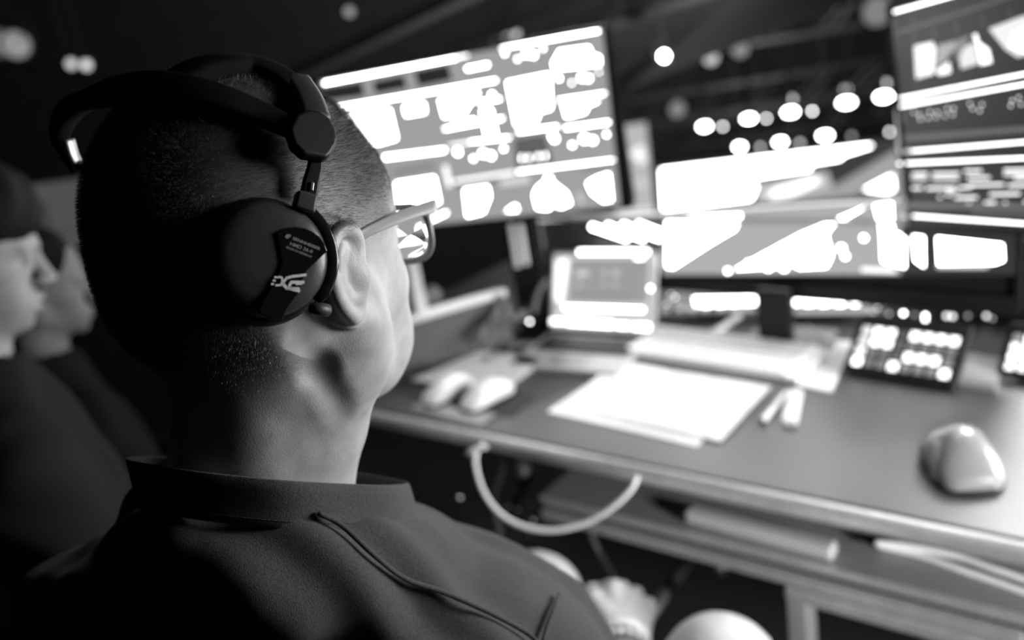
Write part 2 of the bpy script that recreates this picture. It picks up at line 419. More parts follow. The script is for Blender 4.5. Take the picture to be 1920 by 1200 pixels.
# ------------------------------------------------------------------ the operator in the foreground
HC = D(499, 478, 0.52); HR = frame(20, -4, 0)
def TL(p): return (np.asarray(p)-HC) @ HR          # world -> head frame
def LW(p): return HC+HR @ np.asarray(p, float)     # head frame -> world
f = Field((-0.100, -0.135, -0.265), (0.105, 0.128, 0.120), 0.00105)
head_field(f)
nb = TL(D(482, 960, 0.572)); nt_ = A(0.000, -0.022, -0.060)
f.cone(nt_, nb, 0.050, 0.054, k=0.018)
f.cone((0, -0.042, -0.05), TL(D(460, 940, 0.545)), 0.034, 0.042, k=0.02)
f.chain([TL(D(*p)) for p in ((646, 590, 0.485), (632, 700, 0.512), (624, 800, 0.540), (620, 930, 0.560))], [0.012, 0.013, 0.012, 0.012], k=0.024)
f.chain([TL(D(*p)) for p in ((520, 600, 0.462), (570, 700, 0.503), (580, 800, 0.528), (570, 930, 0.540))], [0.013, 0.013, 0.013, 0.014], k=0.026)
f.chain([TL(D(*p)) for p in ((636, 600, 0.508), (602, 680, 0.520), (575, 770, 0.530))], [0.021, 0.022, 0.022], k=0.028, pad=0.03)
f.chain([TL(D(*p)) for p in ((560, 630, 0.436), (600, 700, 0.470), (652, 790, 0.492))], [0.002, 0.0025, 0.0015], k=0.014, op='s')
ear_field(f, 1, beta=-13, sc=0.82)
ear_field(f, -1, beta=25, sc=0.93)
Vh, Fh = f.mesh(2); del f
maskh = scalp_mask(Vh)
Vw = xf(Vh, HR, HC)
# torso, arms and legs on one coarser field, in world axes
BR = frame(14)
NB = D(490, 915, 0.575)
def BW(p): return NB+BR @ np.asarray(p, float)
SHR = D(920, 1345, 0.64); SHL = BW((-0.170, 0.01, -0.125))
HAND = D(1168, 1188, 1.10)
KL = D(992, 1068, 1.18); KR = D(1345, 1195, 0.98)
HIP = NB+A(0.03, 0.02, -0.56)
WR = HAND+0.0
ELR = SHR+A(0.07, 0.06, -0.27)
lo = np.minimum.reduce([SHL, HIP, KL, ELR])-A(0.16, 0.2, 0.55); hi = np.maximum.reduce([SHR, KL, KR, NB])+A(0.14, 0.16, 0.05)
f = Field(lo, hi, 0.007)
f.cone(NB, NB+A(0, 0.0, -0.12), 0.055, 0.07, k=0.04)
f.cone(SHL, SHR, 0.045, 0.045, k=0.06)
f.cone(NB+BR @ A(0, 0, -0.16), HIP, 0.10, 0.13, k=0.06)
f.cone(SHR, ELR, 0.042, 0.036, k=0.03); f.cone(SHL, SHL+A(-0.06, 0.05, -0.28), 0.042, 0.036, k=0.03)
ELL = SHL+A(-0.06, 0.05, -0.28); WRL = ELL+A(0.18, 0.2, -0.04)
f.cone(ELL, WRL, 0.036, 0.024, k=0.02); f.ell(WRL+A(0.04, 0.05, -0.01), (0.045, 0.05, 0.022), k=0.02)
f.cone(ELR, WR+nrm(ELR-WR)*0.05, 0.036, 0.026, k=0.02)
for s, K in ((-1, KL), (1, KR)):
    hip = HIP+BR @ A(s*0.09, 0.02, -0.03)
    Kc = K-A(0, 0, 0.055)
    f.cone(hip, Kc, 0.085, 0.066, k=0.04)
    foot = A(Kc[0]+0.02, Kc[1]+0.12, 0.09)
    f.cone(Kc, foot, 0.062, 0.036, k=0.03); f.ell(foot+A(0.01, 0.06, -0.03), (0.045, 0.12, 0.04), k=0.03)
Vb, Fb = f.mesh(2); del f
# right fist on the lap: palm, four curled fingers and the thumb lying over them
hd = nrm(WR-ELR); hup = nrm(A(0.75, -0.25, 0.65)); hx_ = nrm(np.cross(hd, hup)); hup = np.cross(hx_, hd)
def HP(a, b, c): return WR+hx_*a+hd*b+hup*c      # a to the thumb side(right of travel), b along, c up
f = Field(WR-0.13, WR+0.14, 0.0022)
f.cone(WR-hd*0.075, WR-hd*0.02, 0.027, 0.025, k=0.01)
f.cone(HP(0.018, -0.005, 0), HP(0.026, 0.055, 0.006), 0.021, 0.017, k=0.015); f.cone(HP(-0.016, -0.005, 0), HP(-0.026, 0.050, 0.004), 0.020, 0.016, k=0.015)
f.cone(HP(0, 0.0, 0), HP(0, 0.055, 0.008), 0.023, 0.018, k=0.012)
for i, (a, L) in enumerate(((0.031, 0.95), (0.011, 1.05), (-0.010, 0.98), (-0.029, 0.8))):
    f.chain([HP(a, 0.055, 0.012), HP(a*1.02, 0.078*L, 0.014-0.004*i), HP(a, 0.096*L, -0.012-0.004*i), HP(a*0.95, 0.078*L, -0.033), HP(a*0.9, 0.060*L, -0.034)], [0.0115, 0.0105, 0.0095, 0.009, 0.0075], k=0.003)
f.chain([HP(-0.028, 0.005, -0.002), HP(-0.044, 0.034, -0.010), HP(-0.040, 0.064, -0.020), HP(-0.020, 0.082, -0.030)], [0.016, 0.013, 0.0105, 0.008], k=0.006)
Vf, Ff = f.mesh(2); del f
n1, n2 = len(Vw), len(Vb)
Vall = np.concatenate([Vw, Vb, Vf]); Fall = np.concatenate([Fh, Fb+n1, Ff+n1+n2])
body = link('person', Vall, Fall, skin, smooth=True)
tag(body, 'seated person seen from behind with cropped hair, black shirt and large black headphones', 'person')
set_attr(body, 'scalp', np.concatenate([maskh, np.zeros(n2+len(Vf))]))
# cropped hair: one short blade per hair
quad = Vw[Fh]; q_area = np.linalg.norm(np.cross(quad[:, 2]-quad[:, 0], quad[:, 3]-quad[:, 1]), axis=1)/2
q_n = np.cross(quad[:, 2]-quad[:, 0], quad[:, 3]-quad[:, 1]); q_n /= np.linalg.norm(q_n, axis=1)[:, None]+1e-12
q_m = maskh[Fh].mean(1); lc = Vh[Fh].mean(1)
pr = q_area*np.clip(q_m, 0, 1)**2; pr /= pr.sum()
NH = 110000
pick = np.random.choice(len(pr), NH, p=pr); uu = np.random.rand(NH, 2)
P0 = (quad[pick, 0]*((1-uu[:, :1])*(1-uu[:, 1:]))+quad[pick, 1]*(uu[:, :1]*(1-uu[:, 1:]))+quad[pick, 2]*(uu[:, :1]*uu[:, 1:])+quad[pick, 3]*((1-uu[:, :1])*uu[:, 1:]))
nn = q_n[pick]; l_ = lc[pick]
flow = HR @ A(0.0, 0.35, -0.9)
crown = (l_-A(0, -0.05, 0.1)) @ HR.T
dr = nn*1.0+0.30*flow+0.22*crown/np.linalg.norm(crown, axis=1)[:, None]+np.random.randn(NH, 3)*0.22
dr /= np.linalg.norm(dr, axis=1)[:, None]
Lh = (0.0016+0.0028*sstep(0.0, 0.07, l_[:, 2]-0.5*np.clip(l_[:, 1], 0, 1))+0.0005*np.random.randn(NH))[:, None]*(0.45+0.55*q_m[pick])[:, None]
sd = np.cross(dr, nn+0.1*np.random.randn(NH, 3)); sd /= np.linalg.norm(sd, axis=1)[:, None]
wd = 0.00006
hv = np.stack([P0-nn*0.0004-sd*wd, P0-nn*0.0004+sd*wd, P0+dr*Lh*0.6+nn*0.0001+sd*wd*0.7, P0+dr*Lh, P0+dr*Lh*0.6-sd*wd*0.7], 1).reshape(-1, 3)
hf = (np.arange(NH)*5)[:, None]+np.array([[0, 1, 2, 4]]); hf2 = (np.arange(NH)*5)[:, None]+np.array([[4, 2, 3]])
hair = link('hair', hv, hf.tolist()+hf2.tolist(), hair_m, body, smooth=True)

cc = D(512, 880, 0.565); Aa = D(758, 902, 0.600)-cc; Bb = D(512, 898, 0.480)-cc
Bb = Bb-A(0, 0, Bb[2])*0.0
dnv = A(0.0, 0.0, -1.0)
def collar_base(t):
    ct, st = math.cos(t), math.sin(t)
    return cc+Aa*ct*(1.0 if ct > 0 else 0.96)+Bb*st*(1.0 if st > 0 else 0.72)
# shirt
f = Field(np.minimum(SHL, HIP)-A(0.20, 0.20, 0.02), np.maximum(SHR, NB)+A(0.15, 0.20, 0.04), 0.0042)
f.cone(NB+BR @ A(-0.01, -0.005, -0.085), NB+BR @ A(0, 0.0, -0.14), 0.070, 0.10, k=0.03)
f.cone(NB+BR @ A(-0.02, 0.0, -0.090), SHR+A(-0.015, 0, -0.004), 0.064, 0.055, k=0.05)
f.cone(NB+BR @ A(0.02, 0.0, -0.095), SHL, 0.068, 0.060, k=0.05)
f.cone(NB+BR @ A(-0.08, -0.045, -0.12), NB+BR @ A(0.10, -0.045, -0.14), 0.065, 0.065, k=0.05)
f.cone(NB+BR @ A(-0.09, 0.03, -0.22), NB+BR @ A(0.09, 0.03, -0.22), 0.12, 0.12, k=0.08)
f.cone(NB+BR @ A(-0.06, 0.03, -0.25), HIP+A(-0.05, 0, 0), 0.13, 0.15, k=0.08); f.cone(NB+BR @ A(0.06, 0.03, -0.25), HIP+A(0.05, 0, 0), 0.13, 0.15, k=0.08)
slv = SHR+(ELR-SHR)*0.62
f.cone(SHR, slv, 0.058, 0.062, k=0.03)
f.cone(SHL, SHL+(ELL-SHL)*0.7, 0.060, 0.064, k=0.03)
for i in range(36):
    t0, t1 = 2*math.pi*i/36, 2*math.pi*(i+1)/36
    f.cone((collar_base(t0)-cc)*0.93+cc+A(0, 0, -0.040), (collar_base(t1)-cc)*0.93+cc+A(0, 0, -0.040), 0.010, k=0.010)
for i in range(24):
    t0, t1 = 2*math.pi*i/24, 2*math.pi*(i+1)/24
    f.cone((collar_base(t0)-cc)*0.95+cc+A(0, 0, -0.070), (collar_base(t1)-cc)*0.95+cc+A(0, 0, -0.070), 0.022, k=0.03)
f.cone(collar_base(math.pi)+A(0.015, 0, -0.055), SHL, 0.018, 0.055, k=0.04)
f.ell(D(1030, 1112, 0.685), (0.020, 0.016, 0.014), k=0.02)
# folds
rng = random.Random(3)
def fold(pts, r, dpt=0.0, k=0.018): f.chain(spline([D(*p) for p in pts], 4), r, k=k, pad=0.02)
Vs, Fs = f.mesh(3)
del f
# cloth creases as displacement along the normals: long soft waves running from the collar to the sleeve
fn = np.cross(Vs[Fs[:, 2]]-Vs[Fs[:, 0]], Vs[Fs[:, 3]]-Vs[Fs[:, 1]]); vn = np.zeros_like(Vs)
for i in range(4):
    for ax in range(3): vn[:, ax] += np.bincount(Fs[:, i], fn[:, ax], len(Vs))
vn /= np.linalg.norm(vn, axis=1)[:, None]+1e-12
q = (Vs-NB) @ BR
def seg_dist(P, a, b):
    v = b-a; h = np.clip(((P-a) @ v)/(v @ v), 0, 1); return np.linalg.norm(P-(a+h[:, None]*v), axis=1)
def near(P, pts):
    return np.minimum.reduce([seg_dist(P, pts[i], pts[i+1]) for i in range(len(pts)-1)])
disp = 0.0032*np.sin(q[:, 0]*46+9*np.sin(q[:, 1]*17+1.0)+q[:, 2]*30)+0.0012*np.sin(q[:, 0]*90-q[:, 1]*70+q[:, 2]*55+2*np.sin(q[:, 0]*31))
Vs = Vs+vn*disp[:, None]
shirt = link('shirt', Vs, Fs, cloth, body, smooth=True)

def to_surface(px, py, V=None, off=0.0):
    """nearest front surface point of the shirt under a photo pixel (used to lay seams on the cloth)"""
    r = nrm(ray(px, py)); W = Vs-CAM; t = W @ r; dist = np.linalg.norm(W-t[:, None]*r, axis=1)
    k = dist < 0.006
    if not k.any(): return D(px, py, 0.6)
    return CAM+r*(t[k].min()-off)
def seam(name, pts, r, m):
    P = spline([to_surface(*p, off=0.0006) for p in pts], 6)
    return MB().tube(P, r, 8).build(name, m, shirt, smooth=True)
seam('shoulder_seam', [(596, 962), (640, 985), (700, 1040), (760, 1085), (830, 1110), (920, 1150), (990, 1188), (1015, 1215)], 0.0016, cloth)
seam('sleeve_seam', [(1050, 1112), (1040, 1140), (1028, 1170), (1018, 1205)], 0.0016, cloth)
# stand collar: a cloth band around the neck, gaping at the front right
v = []; fc = []; NS = 96
for i in range(NS):
    t = 2*math.pi*i/NS
    sc_ = 1.0
    ct, st = math.cos(t), math.sin(t)
    rad = nrm(ct*nrm(Aa)+st*nrm(Bb))
    base = cc+Aa*ct*(1.0 if ct > 0 else 0.96)+Bb*st*(1.0 if st > 0 else 0.72)
    wob = 0.0012*math.sin(t*5)+0.0009*math.sin(t*9+1)
    for (dz, ro) in ((0, 0), (0.0010, 0.0010), (0.008, 0.0016), (0.018, 0.0022), (0.027, 0.0035), (0.032, 0.006), (0.032, 0.0035), (0.022, 0.0002), (0.010, -0.0008), (0.0010, -0.0010)):
        v.append(base+dnv*dz+rad*(ro+wob))
K_ = 10
for i in range(NS):
    for j in range(K_):
        fc.append((i*K_+j, i*K_+(j+1) % K_, ((i+1) % NS)*K_+(j+1) % K_, ((i+1) % NS)*K_+j))
collar = link('collar', v, [q_[::-1] for q_ in fc], cloth, body, smooth=True)
st_pts = [np.array(v[i*K_+4])+nrm(np.array(v[i*K_+4])-cc)*0.0004 for i in range(NS)]
mb = MB()
for i in range(0, NS):
    a_, b_ = st_pts[i], st_pts[(i+1) % NS]
    for k in range(3): mb.tube([a_+(b_-a_)*(k/3+0.05), a_+(b_-a_)*(k/3+0.25)], 0.00035, 5)
mb.build('stitching', cloth, collar)
# shorts
f = Field(HIP-A(0.25, 0.2, 0.22), np.maximum(KL, KR)+A(0.1, 0.1, 0.15), 0.008)
for s, K in ((-1, KL), (1, KR)):
    hip = HIP+BR @ A(s*0.09, 0.02, -0.03); Kc = K-A(0, 0, 0.055); e_ = hip+(Kc-hip)*0.62
    f.cone(hip, e_, 0.098, 0.085, k=0.03)
f.ell(HIP, (0.17, 0.15, 0.10), k=0.04)
Vp, Fp = f.mesh(2); del f
link('shorts', Vp, Fp, jacket, body, smooth=True)
# dark cover put over lower legs and feet to darken them
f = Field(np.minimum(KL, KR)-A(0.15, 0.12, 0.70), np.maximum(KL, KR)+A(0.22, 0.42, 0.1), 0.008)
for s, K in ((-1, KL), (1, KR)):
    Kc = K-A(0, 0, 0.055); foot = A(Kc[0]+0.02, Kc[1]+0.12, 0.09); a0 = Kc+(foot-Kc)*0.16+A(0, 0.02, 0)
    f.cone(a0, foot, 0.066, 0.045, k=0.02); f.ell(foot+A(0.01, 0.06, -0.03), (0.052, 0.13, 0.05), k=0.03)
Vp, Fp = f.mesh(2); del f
link('lower_leg_covers', Vp, Fp, mat('dark_leg_cover', 0.10, 0.85, noise=0.2, nscale=200), body, smooth=True)
# wrist band and beads
wt = thing('bracelet', 'pale wristband with a string of round beads on the wrist of the operator', 'bracelet', WR-hd*0.02)
def ring(c, r, n, k=1.0):
    a_ = hx_; b_ = hup; return [c+r*(math.cos(2*math.pi*i/n)*a_+math.sin(2*math.pi*i/n)*b_*k) for i in range(n)]
MB().tube(ring(WR-hd*0.018, 0.0285, 32), 0.008, 10, closed=True, up=[nrm(p-(WR-hd*0.018)) for p in ring(WR-hd*0.018, 0.0285, 32)], flat=1.0).build('band', white_pl, wt, smooth=True)
for p in ring(WR-hd*0.034, 0.031, 18): MB().sphere(p, 0.0052, 12).build('bead', alu, wt, smooth=True)

# ------------------------------------------------------------------ headphones
HW = Vw-CAM
def hit(px, py, off=0.0, rad=0.003):
    r = nrm(ray(px, py)); t = HW @ r; dist = np.linalg.norm(HW-t[:, None]*r, axis=1)
    k = (dist < rad)
    return (t[k].min()-off) if k.any() else None
def on_head(px, py, d, off):
    h = hit(px, py)
    r = nrm(ray(px, py)); dd = d*np.linalg.norm(ray(px, py))
    if h is not None: dd = min(dd, h-off)
    return CAM+r*dd
cup_n = nrm(-nrm(ray(508, 479))+0.20*rt-0.10*dn)
cup_c = on_head(507, 484, 0.60, 0.025)
hp = thing('headphones', 'large black studio headphones with split headband worn by the operator in front', 'headphones', cup_c)
pad_m = mat('black_leatherette', 0.006, 0.85, spec=0.05)
def band(name, pts, r, flat, m, parent, off=0.007):
    W_ = [on_head(p[0], p[1], p[2], off) for p in pts]
    P = spline(W_, 6); up = []
    c0 = HC
    for p in P: up.append(nrm(p-c0))
    rs = r if not hasattr(r, '__len__') else list(np.interp(np.linspace(0, 1, len(P)), np.linspace(0, 1, len(r)), r))
    return MB().tube(P, rs, 16, up=up, flat=flat).build(name, m, parent, smooth=True)
band('headband', [(142, 322, 0.575), (122, 290, 0.575), (113, 250, 0.565), (135, 205, 0.545), (190, 176, 0.52), (260, 168, 0.49), (335, 172, 0.46), (420, 190, 0.44), (490, 214, 0.43), (545, 240, 0.43), (580, 255, 0.43)],
     [0.0016, 0.002, 0.004, 0.006, 0.0065, 0.0065, 0.006, 0.005, 0.004, 0.0035, 0.003], 1.7, pad_m, hp)
band('headband', [(320, 160, 0.62), (370, 135, 0.60), (420, 122, 0.58), (465, 120, 0.56), (510, 134, 0.535), (545, 158, 0.51), (572, 195, 0.48), (590, 235, 0.45)],
     [0.005, 0.0055, 0.0055, 0.005, 0.0045, 0.004, 0.0035, 0.003], 1.8, pad_m, hp, off=0.005)
band('size_slider', [(556, 150, 0.485), (578, 185, 0.465), (592, 225, 0.442)], 0.0042, 1.9, dark, hp, off=0.012)
# far side: slim metal slider going down to the left cup, and the left cup itself
MB().tube(spline([D(128, 262, 0.567), D(136, 290, 0.570), D(150, 318, 0.573)], 5), 0.0026, 12, flat=1.6, up=nrm(HR[:, 0])).build('metal_slider', alu, hp, smooth=True)
lc_c = LW((-0.074, 0.012, -0.018)); lax = -HR[:, 0]
MB().lathe(lc_c, lax, [(-0.006, 0.026), (0.0, 0.031), (0.008, 0.031), (0.011, 0.030), (0.017, 0.028), (0.020, 0.022), (0.021, 0.001)], 40).build('ear_cup', black, hp, smooth=True)
MB().tube(spline([D(145, 310, 0.575), LW((-0.098, 0.002, 0.055)), LW((-0.099, 0.010, 0.015))], 6), 0.004, 10).build('arm', dark, hp, smooth=True)
# hinge plate
hn = nrm(cup_n+0.25*rt-0.35*dn)
hd_ = on_head(592, 250, 0.46, 0.026)
def plane_pt(px, py, o, n): r = ray(px, py); return CAM+r*(np.dot(o-CAM, n)/np.dot(r, n))
def dplane(depth_pt): return depth_pt
cam_n = -fw
pl = [plane_pt(x, y, hd_, hn) for x, y in ((556, 212), (578, 203), (602, 205), (620, 220), (631, 240), (635, 256), (633, 270), (622, 288), (614, 296), (596, 292), (572, 289), (552, 270), (542, 240))]
MB().prism(pl, -hn*0.008).build('hinge', black, hp, bevel=0.0022)
arm_o = on_head(590, 320, 0.45, 0.014)
def strip(name, px_pts, o, n, thick, m, parent, bevel=0.001):
    return MB().prism([plane_pt(x, y, o, n) for x, y in px_pts], -n*thick).build(name, m, parent, bevel=bevel)
strip('arm', [(582, 285), (608, 290), (606, 318), (600, 345), (596, 372), (564, 362), (570, 335), (578, 310)], arm_o, cup_n, 0.005, black, hp, 0.0015)
strip('clamp', [(560, 354), (598, 366), (594, 384), (592, 400), (575, 396), (552, 388)], cup_c+cup_n*0.004, cup_n, 0.010, dark, hp, 0.0015)
strip('rivet', [(583, 340), (590, 342), (588, 358), (581, 356)], arm_o+cup_n*0.001, cup_n, 0.003, alu_dim, hp, 0.0005)
# cup, ear cushion
cR = nrm(np.cross(cup_n, dn)); cR = cR if np.dot(cR, rt) > 0 else -cR; cD = nrm(np.cross(cR, cup_n)); cD = cD if np.dot(cD, dn) > 0 else -cD
RC = 0.0276
MB().lathe(cup_c-cup_n*0.012, -cup_n, [(0, 0.025), (0.002, 0.0295), (0.006, 0.0315), (0.012, 0.0320), (0.018, 0.0305), (0.021, 0.027), (0.022, 0.018)], 64).build('ear_cushion', black, hp, smooth=True)
cup = MB().lathe(cup_c, cup_n, [(-0.014, RC*0.93), (-0.012, RC), (-0.004, RC), (-0.001, RC*0.985), (0.001, RC*0.95), (0.0022, RC*0.90), (0.0036, RC*0.70), (0.0044, RC*0.4), (0.0046, 0.0005)], 96).build('ear_cup', mat('satin_black_shell', 0.035, 0.38, bump=0.15), hp, smooth=True)
def cz(X, Y): return 480+X/6.0, 400+Y/6.0      # measured from an enlarged detail
face_o = cup_c+cup_n*0.0044
def cup_poly(name, zp, lift, thick, m, parent, bevel=0.0):
    return MB().prism([plane_pt(*cz(*p), face_o+cup_n*lift, cup_n) for p in zp], -cup_n*thick).build(name, m, parent, bevel=bevel)
plate = cup_poly('label_plate', [(235, 210), (330, 165), (440, 150), (550, 165), (640, 205), (720, 265), (775, 345), (805, 425), (580, 640), (548, 700), (490, 890), (430, 960), (355, 1080), (300, 1190), (180, 1190), (60, 1130), (30, 1080), (90, 960), (170, 830), (260, 640), (290, 550), (270, 420)], 0.0012, 0.0040, black_gloss, hp, 0.0006)
def stroke(mb, pts, w):
    for i in range(len(pts)-1):
        a, b = np.array(pts[i], float), np.array(pts[i+1], float); t = nrm(b-a); nn_ = A(-t[1], t[0])*w/2; e_ = t*w*0.3
        mb.prism([plane_pt(*cz(*q), face_o+cup_n*0.0014, cup_n) for q in (a-e_+nn_, b+e_+nn_, b+e_-nn_, a-e_-nn_)], -cup_n*0.0004)
sticker = mat('white_sticker_print', 0.75, 0.5)
lg = MB()
stroke(lg, [(560, 692), (480, 702), (400, 712), (345, 728)], 30); stroke(lg, [(345, 728), (318, 762), (300, 800)], 26); stroke(lg, [(300, 790), (345, 838), (485, 872)], 34)
stroke(lg, [(535, 775), (400, 775)], 34); stroke(lg, [(395, 778), (378, 812)], 30); stroke(lg, [(455, 798), (515, 792)], 20); stroke(lg, [(345, 845), (480, 848)], 30)
stroke(lg, [(262, 715), (290, 722), (298, 758), (285, 800)], 22); stroke(lg, [(285, 806), (225, 810)], 20); stroke(lg, [(262, 716), (245, 722)], 20)
for p in ((222, 718), (205, 756), (186, 796)): stroke(lg, [(p[0]-10, p[1]), (p[0]+10, p[1])], 20)
lg.build('printed_mark', sticker, plate)
print_m = mat('grey_print', 0.30, 0.5)
def text_on(name, txt, zx, zy, px_h, ang, m, parent, wfit=None, bold=0.0):
    cu = bpy.data.curves.new(name, 'FONT'); cu.body = txt; cu.size = 1.0; cu.align_x = 'CENTER'; cu.align_y = 'CENTER'; cu.offset = bold
    t = bpy.data.objects.new('t', cu); COL.objects.link(t)
    dg = bpy.context.evaluated_depsgraph_get(); me = bpy.data.meshes.new_from_object(t.evaluated_get(dg))
    bpy.data.objects.remove(t)
    co_ = np.array([v.co[:] for v in me.vertices]); polys = [tuple(p.vertices) for p in me.polygons]
    bpy.data.meshes.remove(me)
    s_ = px_h/6.0*0.42/F/0.70
    sx = s_
    if wfit: sx = (wfit/6.0*0.42/F)/(co_[:, 0].max()-co_[:, 0].min())
    a = math.radians(ang); ex = cR*math.cos(a)+cD*math.sin(a); ey = -(cD*math.cos(a)-cR*math.sin(a))
    o = plane_pt(*cz(zx, zy), face_o+cup_n*0.00128, cup_n)
    V_ = o+co_[:, :1]*sx*ex+co_[:, 1:2]*s_*ey
    return link(name, V_, polys, m, parent)
text_on('printed_name', 'SENNHEISER', 568, 342, 30, 20, print_m, plate, wfit=315, bold=0.02)
text_on('printed_model', 'HMD 26-II', 510, 388, 36, 19, print_m, plate, wfit=250, bold=0.01)
text_on('printed_origin', 'MADE IN GERMANY', 486, 437, 22, 20, print_m, plate, wfit=290, bold=0.01)
lg = MB(); stroke(lg, [(335, 262), (352, 240), (388, 246)], 12); stroke(lg, [(335, 268), (352, 278), (378, 262), (388, 250)], 12); stroke(lg, [(345, 268), (380, 244)], 10); lg.build('printed_mark', print_m, plate)
# yoke around the right of the cup, and the pivot knob
yk = []
for a in np.linspace(-62, 42, 22):
    t = math.radians(a); yk.append(cup_c-cup_n*0.003+(cR*math.cos(t)+cD*math.sin(t))*(RC+0.0022))
MB().tube(yk, [0.0026]*20+[0.0022, 0.0016], 12, flat=1.3, up=cup_n).build('yoke', black_gloss, hp, smooth=True)
k0 = plane_pt(584, 577, cup_c, cup_n); k1 = plane_pt(617, 583, cup_c-cup_n*0.004, cup_n)
MB().tube([k0, k0+(k1-k0)*0.5, k1-(k1-k0)*0.08, k1], [0.0026, 0.0032, 0.0032, 0.0022], 16).build('pivot_knob', dark, hp, smooth=True)
# microphone boom from the far side, its tip just past the jaw
MB().tube(spline([LW((-0.090, -0.01, -0.03)), LW((-0.088, 0.05, -0.09)), D(650, 712, 0.66), D(700, 704, 0.635), D(717, 700, 0.62)], 8), 0.0012, 8).build('microphone_boom', black, hp, smooth=True)
MB().sphere(D(717, 699, 0.62), 0.0026, 16).build('microphone_tip', alu, hp, smooth=True)
MB().tube([D(718, 698, 0.62), D(722, 686, 0.62)], 0.0006, 6).build('microphone_wire', alu, hp, smooth=True)

# ------------------------------------------------------------------ eyeglasses
gf = mat('grey_acetate_frame', 0.20, 0.3)
hingeP = LW((0.0745, 0.090, 0.006))
gl = thing('eyeglasses', 'grey plastic framed eyeglasses worn by the operator in front', 'eyeglasses', LW((0, 0.1, -0.01)))
for s in (1, -1):
    pts = spline([LW((s*0.0700, -0.040, 0.000)), LW((s*0.0765, -0.024, 0.009)), LW((s*0.0785, 0.015, 0.011)), LW((s*0.0780, 0.058, 0.010)), LW((s*0.0755, 0.092, 0.008))], 6)
    MB().tube(pts, [0.0028]*6+list(np.linspace(0.003, 0.0046, len(pts)-6)), 12, flat=0.32, up=nrm(HR[:, 2])).build('temple', gf, gl, smooth=True)
    loop = []; lens = []
    for k in range(40):
        a = 2*math.pi*k/40; cx, sx = math.cos(a), math.sin(a)
        ex = math.copysign(abs(cx)**0.6, cx)*0.0270; ez = math.copysign(abs(sx)**0.65, sx)*0.0195
        px_ = 0.0415+ex; pz = -0.011+ez+0.002*cx
        loop.append(LW((s*px_, 0.1035-2.6*(px_-0.01)**2-0.001, pz))); lens.append(loop[-1])
    rm = MB().tube(loop, 0.0022, 10, closed=True).build('rim', gf, gl, smooth=True)
    g = bpy.data.materials.get('clear_lens')
    if g is None:
        g = mat('clear_lens', 1.0, 0.0); g.node_tree.nodes['Principled BSDF'].inputs['Transmission Weight'].default_value = 1.0
        g.node_tree.nodes['Principled BSDF'].inputs['IOR'].default_value = 1.5
    # gently wedge-shaped lens, thicker towards the top
    zb = min(np.dot(p-HC, HR[:, 2]) for p in lens); n_l = len(lens)
    fv = list(lens)+[p-HR[:, 1]*(0.0010+0.10*(np.dot(p-HC, HR[:, 2])-zb)) for p in lens]
    ff = [tuple(range(n_l)), tuple(range(n_l, 2*n_l))[::-1]]+[(i, n_l+i, n_l+(i+1) % n_l, (i+1) % n_l) for i in range(n_l)]
    lo_ = link('lens', fv, ff, g, rm)
    import bmesh
    bm_ = bmesh.new(); bm_.from_mesh(lo_.data); bmesh.ops.recalc_face_normals(bm_, faces=bm_.faces); bm_.to_mesh(lo_.data); bm_.free()
MB().tube(spline([LW((-0.0155, 0.102, -0.006)), LW((0, 0.106, -0.002)), LW((0.0155, 0.102, -0.006))], 5), 0.002, 10).build('bridge', gf, gl, smooth=True)

# ------------------------------------------------------------------ the desk
Z0 = 0.74
eL = G(670, 764); eR = G(1920, 1018)
du = nrm(A(*(eR-eL)[:2], 0)); dv = A(-du[1], du[0], 0)          # along the desk (to the right), away from the seats
if dv[1] < 0: dv = -dv
def DK(a, b, z=Z0): return A(eL[0], eL[1], 0)+du*a+dv*b+A(0, 0, z)
DL, DR, DD = -0.32, 2.1, 1.30
dk = thing('desk', 'long control desk with dark laminate top, bright metal front edge and lower shelf', 'desk', DK(0.5, 0.5, 0))
MB().box(DK((DL+DR)/2, DD/2+0.004, Z0-0.0125), du*(DR-DL)/2, dv*(DD/2-0.004), A(0, 0, 0.0125)).build('desk_top', desk_m, dk, bevel=0.002)
MB().prism([DK(DL, b, z) for b, z in ((0.003, Z0-0.001), (-0.004, Z0-0.003), (-0.010, Z0-0.008), (-0.011, Z0-0.020), (-0.006, Z0-0.027), (0.010, Z0-0.028))], du*(DR-DL)).build('edge_trim', alu, dk, bevel=0.001)
MB().box(DK((DL+DR)/2, 0.0, Z0-0.0045), du*(DR-DL)/2, dv*0.0016, A(0, 0, 0.0012)).build('edge_groove', black, dk)
# lower shelf: its level follows from the photo's second pair of rails
ZS = 0.655
SA = 0.42
MB().box(DK((SA+DR)/2, -0.012+0.21, ZS-0.009), du*(DR-SA)/2, dv*0.21, A(0, 0, 0.009)).build('shelf', shelf_m, dk, bevel=0.001)
MB().box(DK((SA+DR)/2, -0.015, ZS-0.004), du*(DR-SA)/2, dv*0.003, A(0, 0, 0.0045)).build('shelf_trim', alu, dk, bevel=0.001)
MB().box(DK((SA+1.09)/2, -0.014, ZS-0.028), du*(1.09-SA)/2, dv*0.007, A(0, 0, 0.0038)).build('drawer_rail', alu, dk, bevel=0.0015)
MB().box(DK((SA+1.09)/2, -0.012, ZS-0.038), du*(1.09-SA)/2, dv*0.007, A(0, 0, 0.0038)).build('drawer_rail', alu, dk, bevel=0.0015)
MB().box(DK((DL+0.30)/2, 0.20, ZS-0.03), du*(0.30-DL)/2, dv*0.012, A(0, 0, 0.012)).build('cross_rail', dark_metal, dk, bevel=0.002)
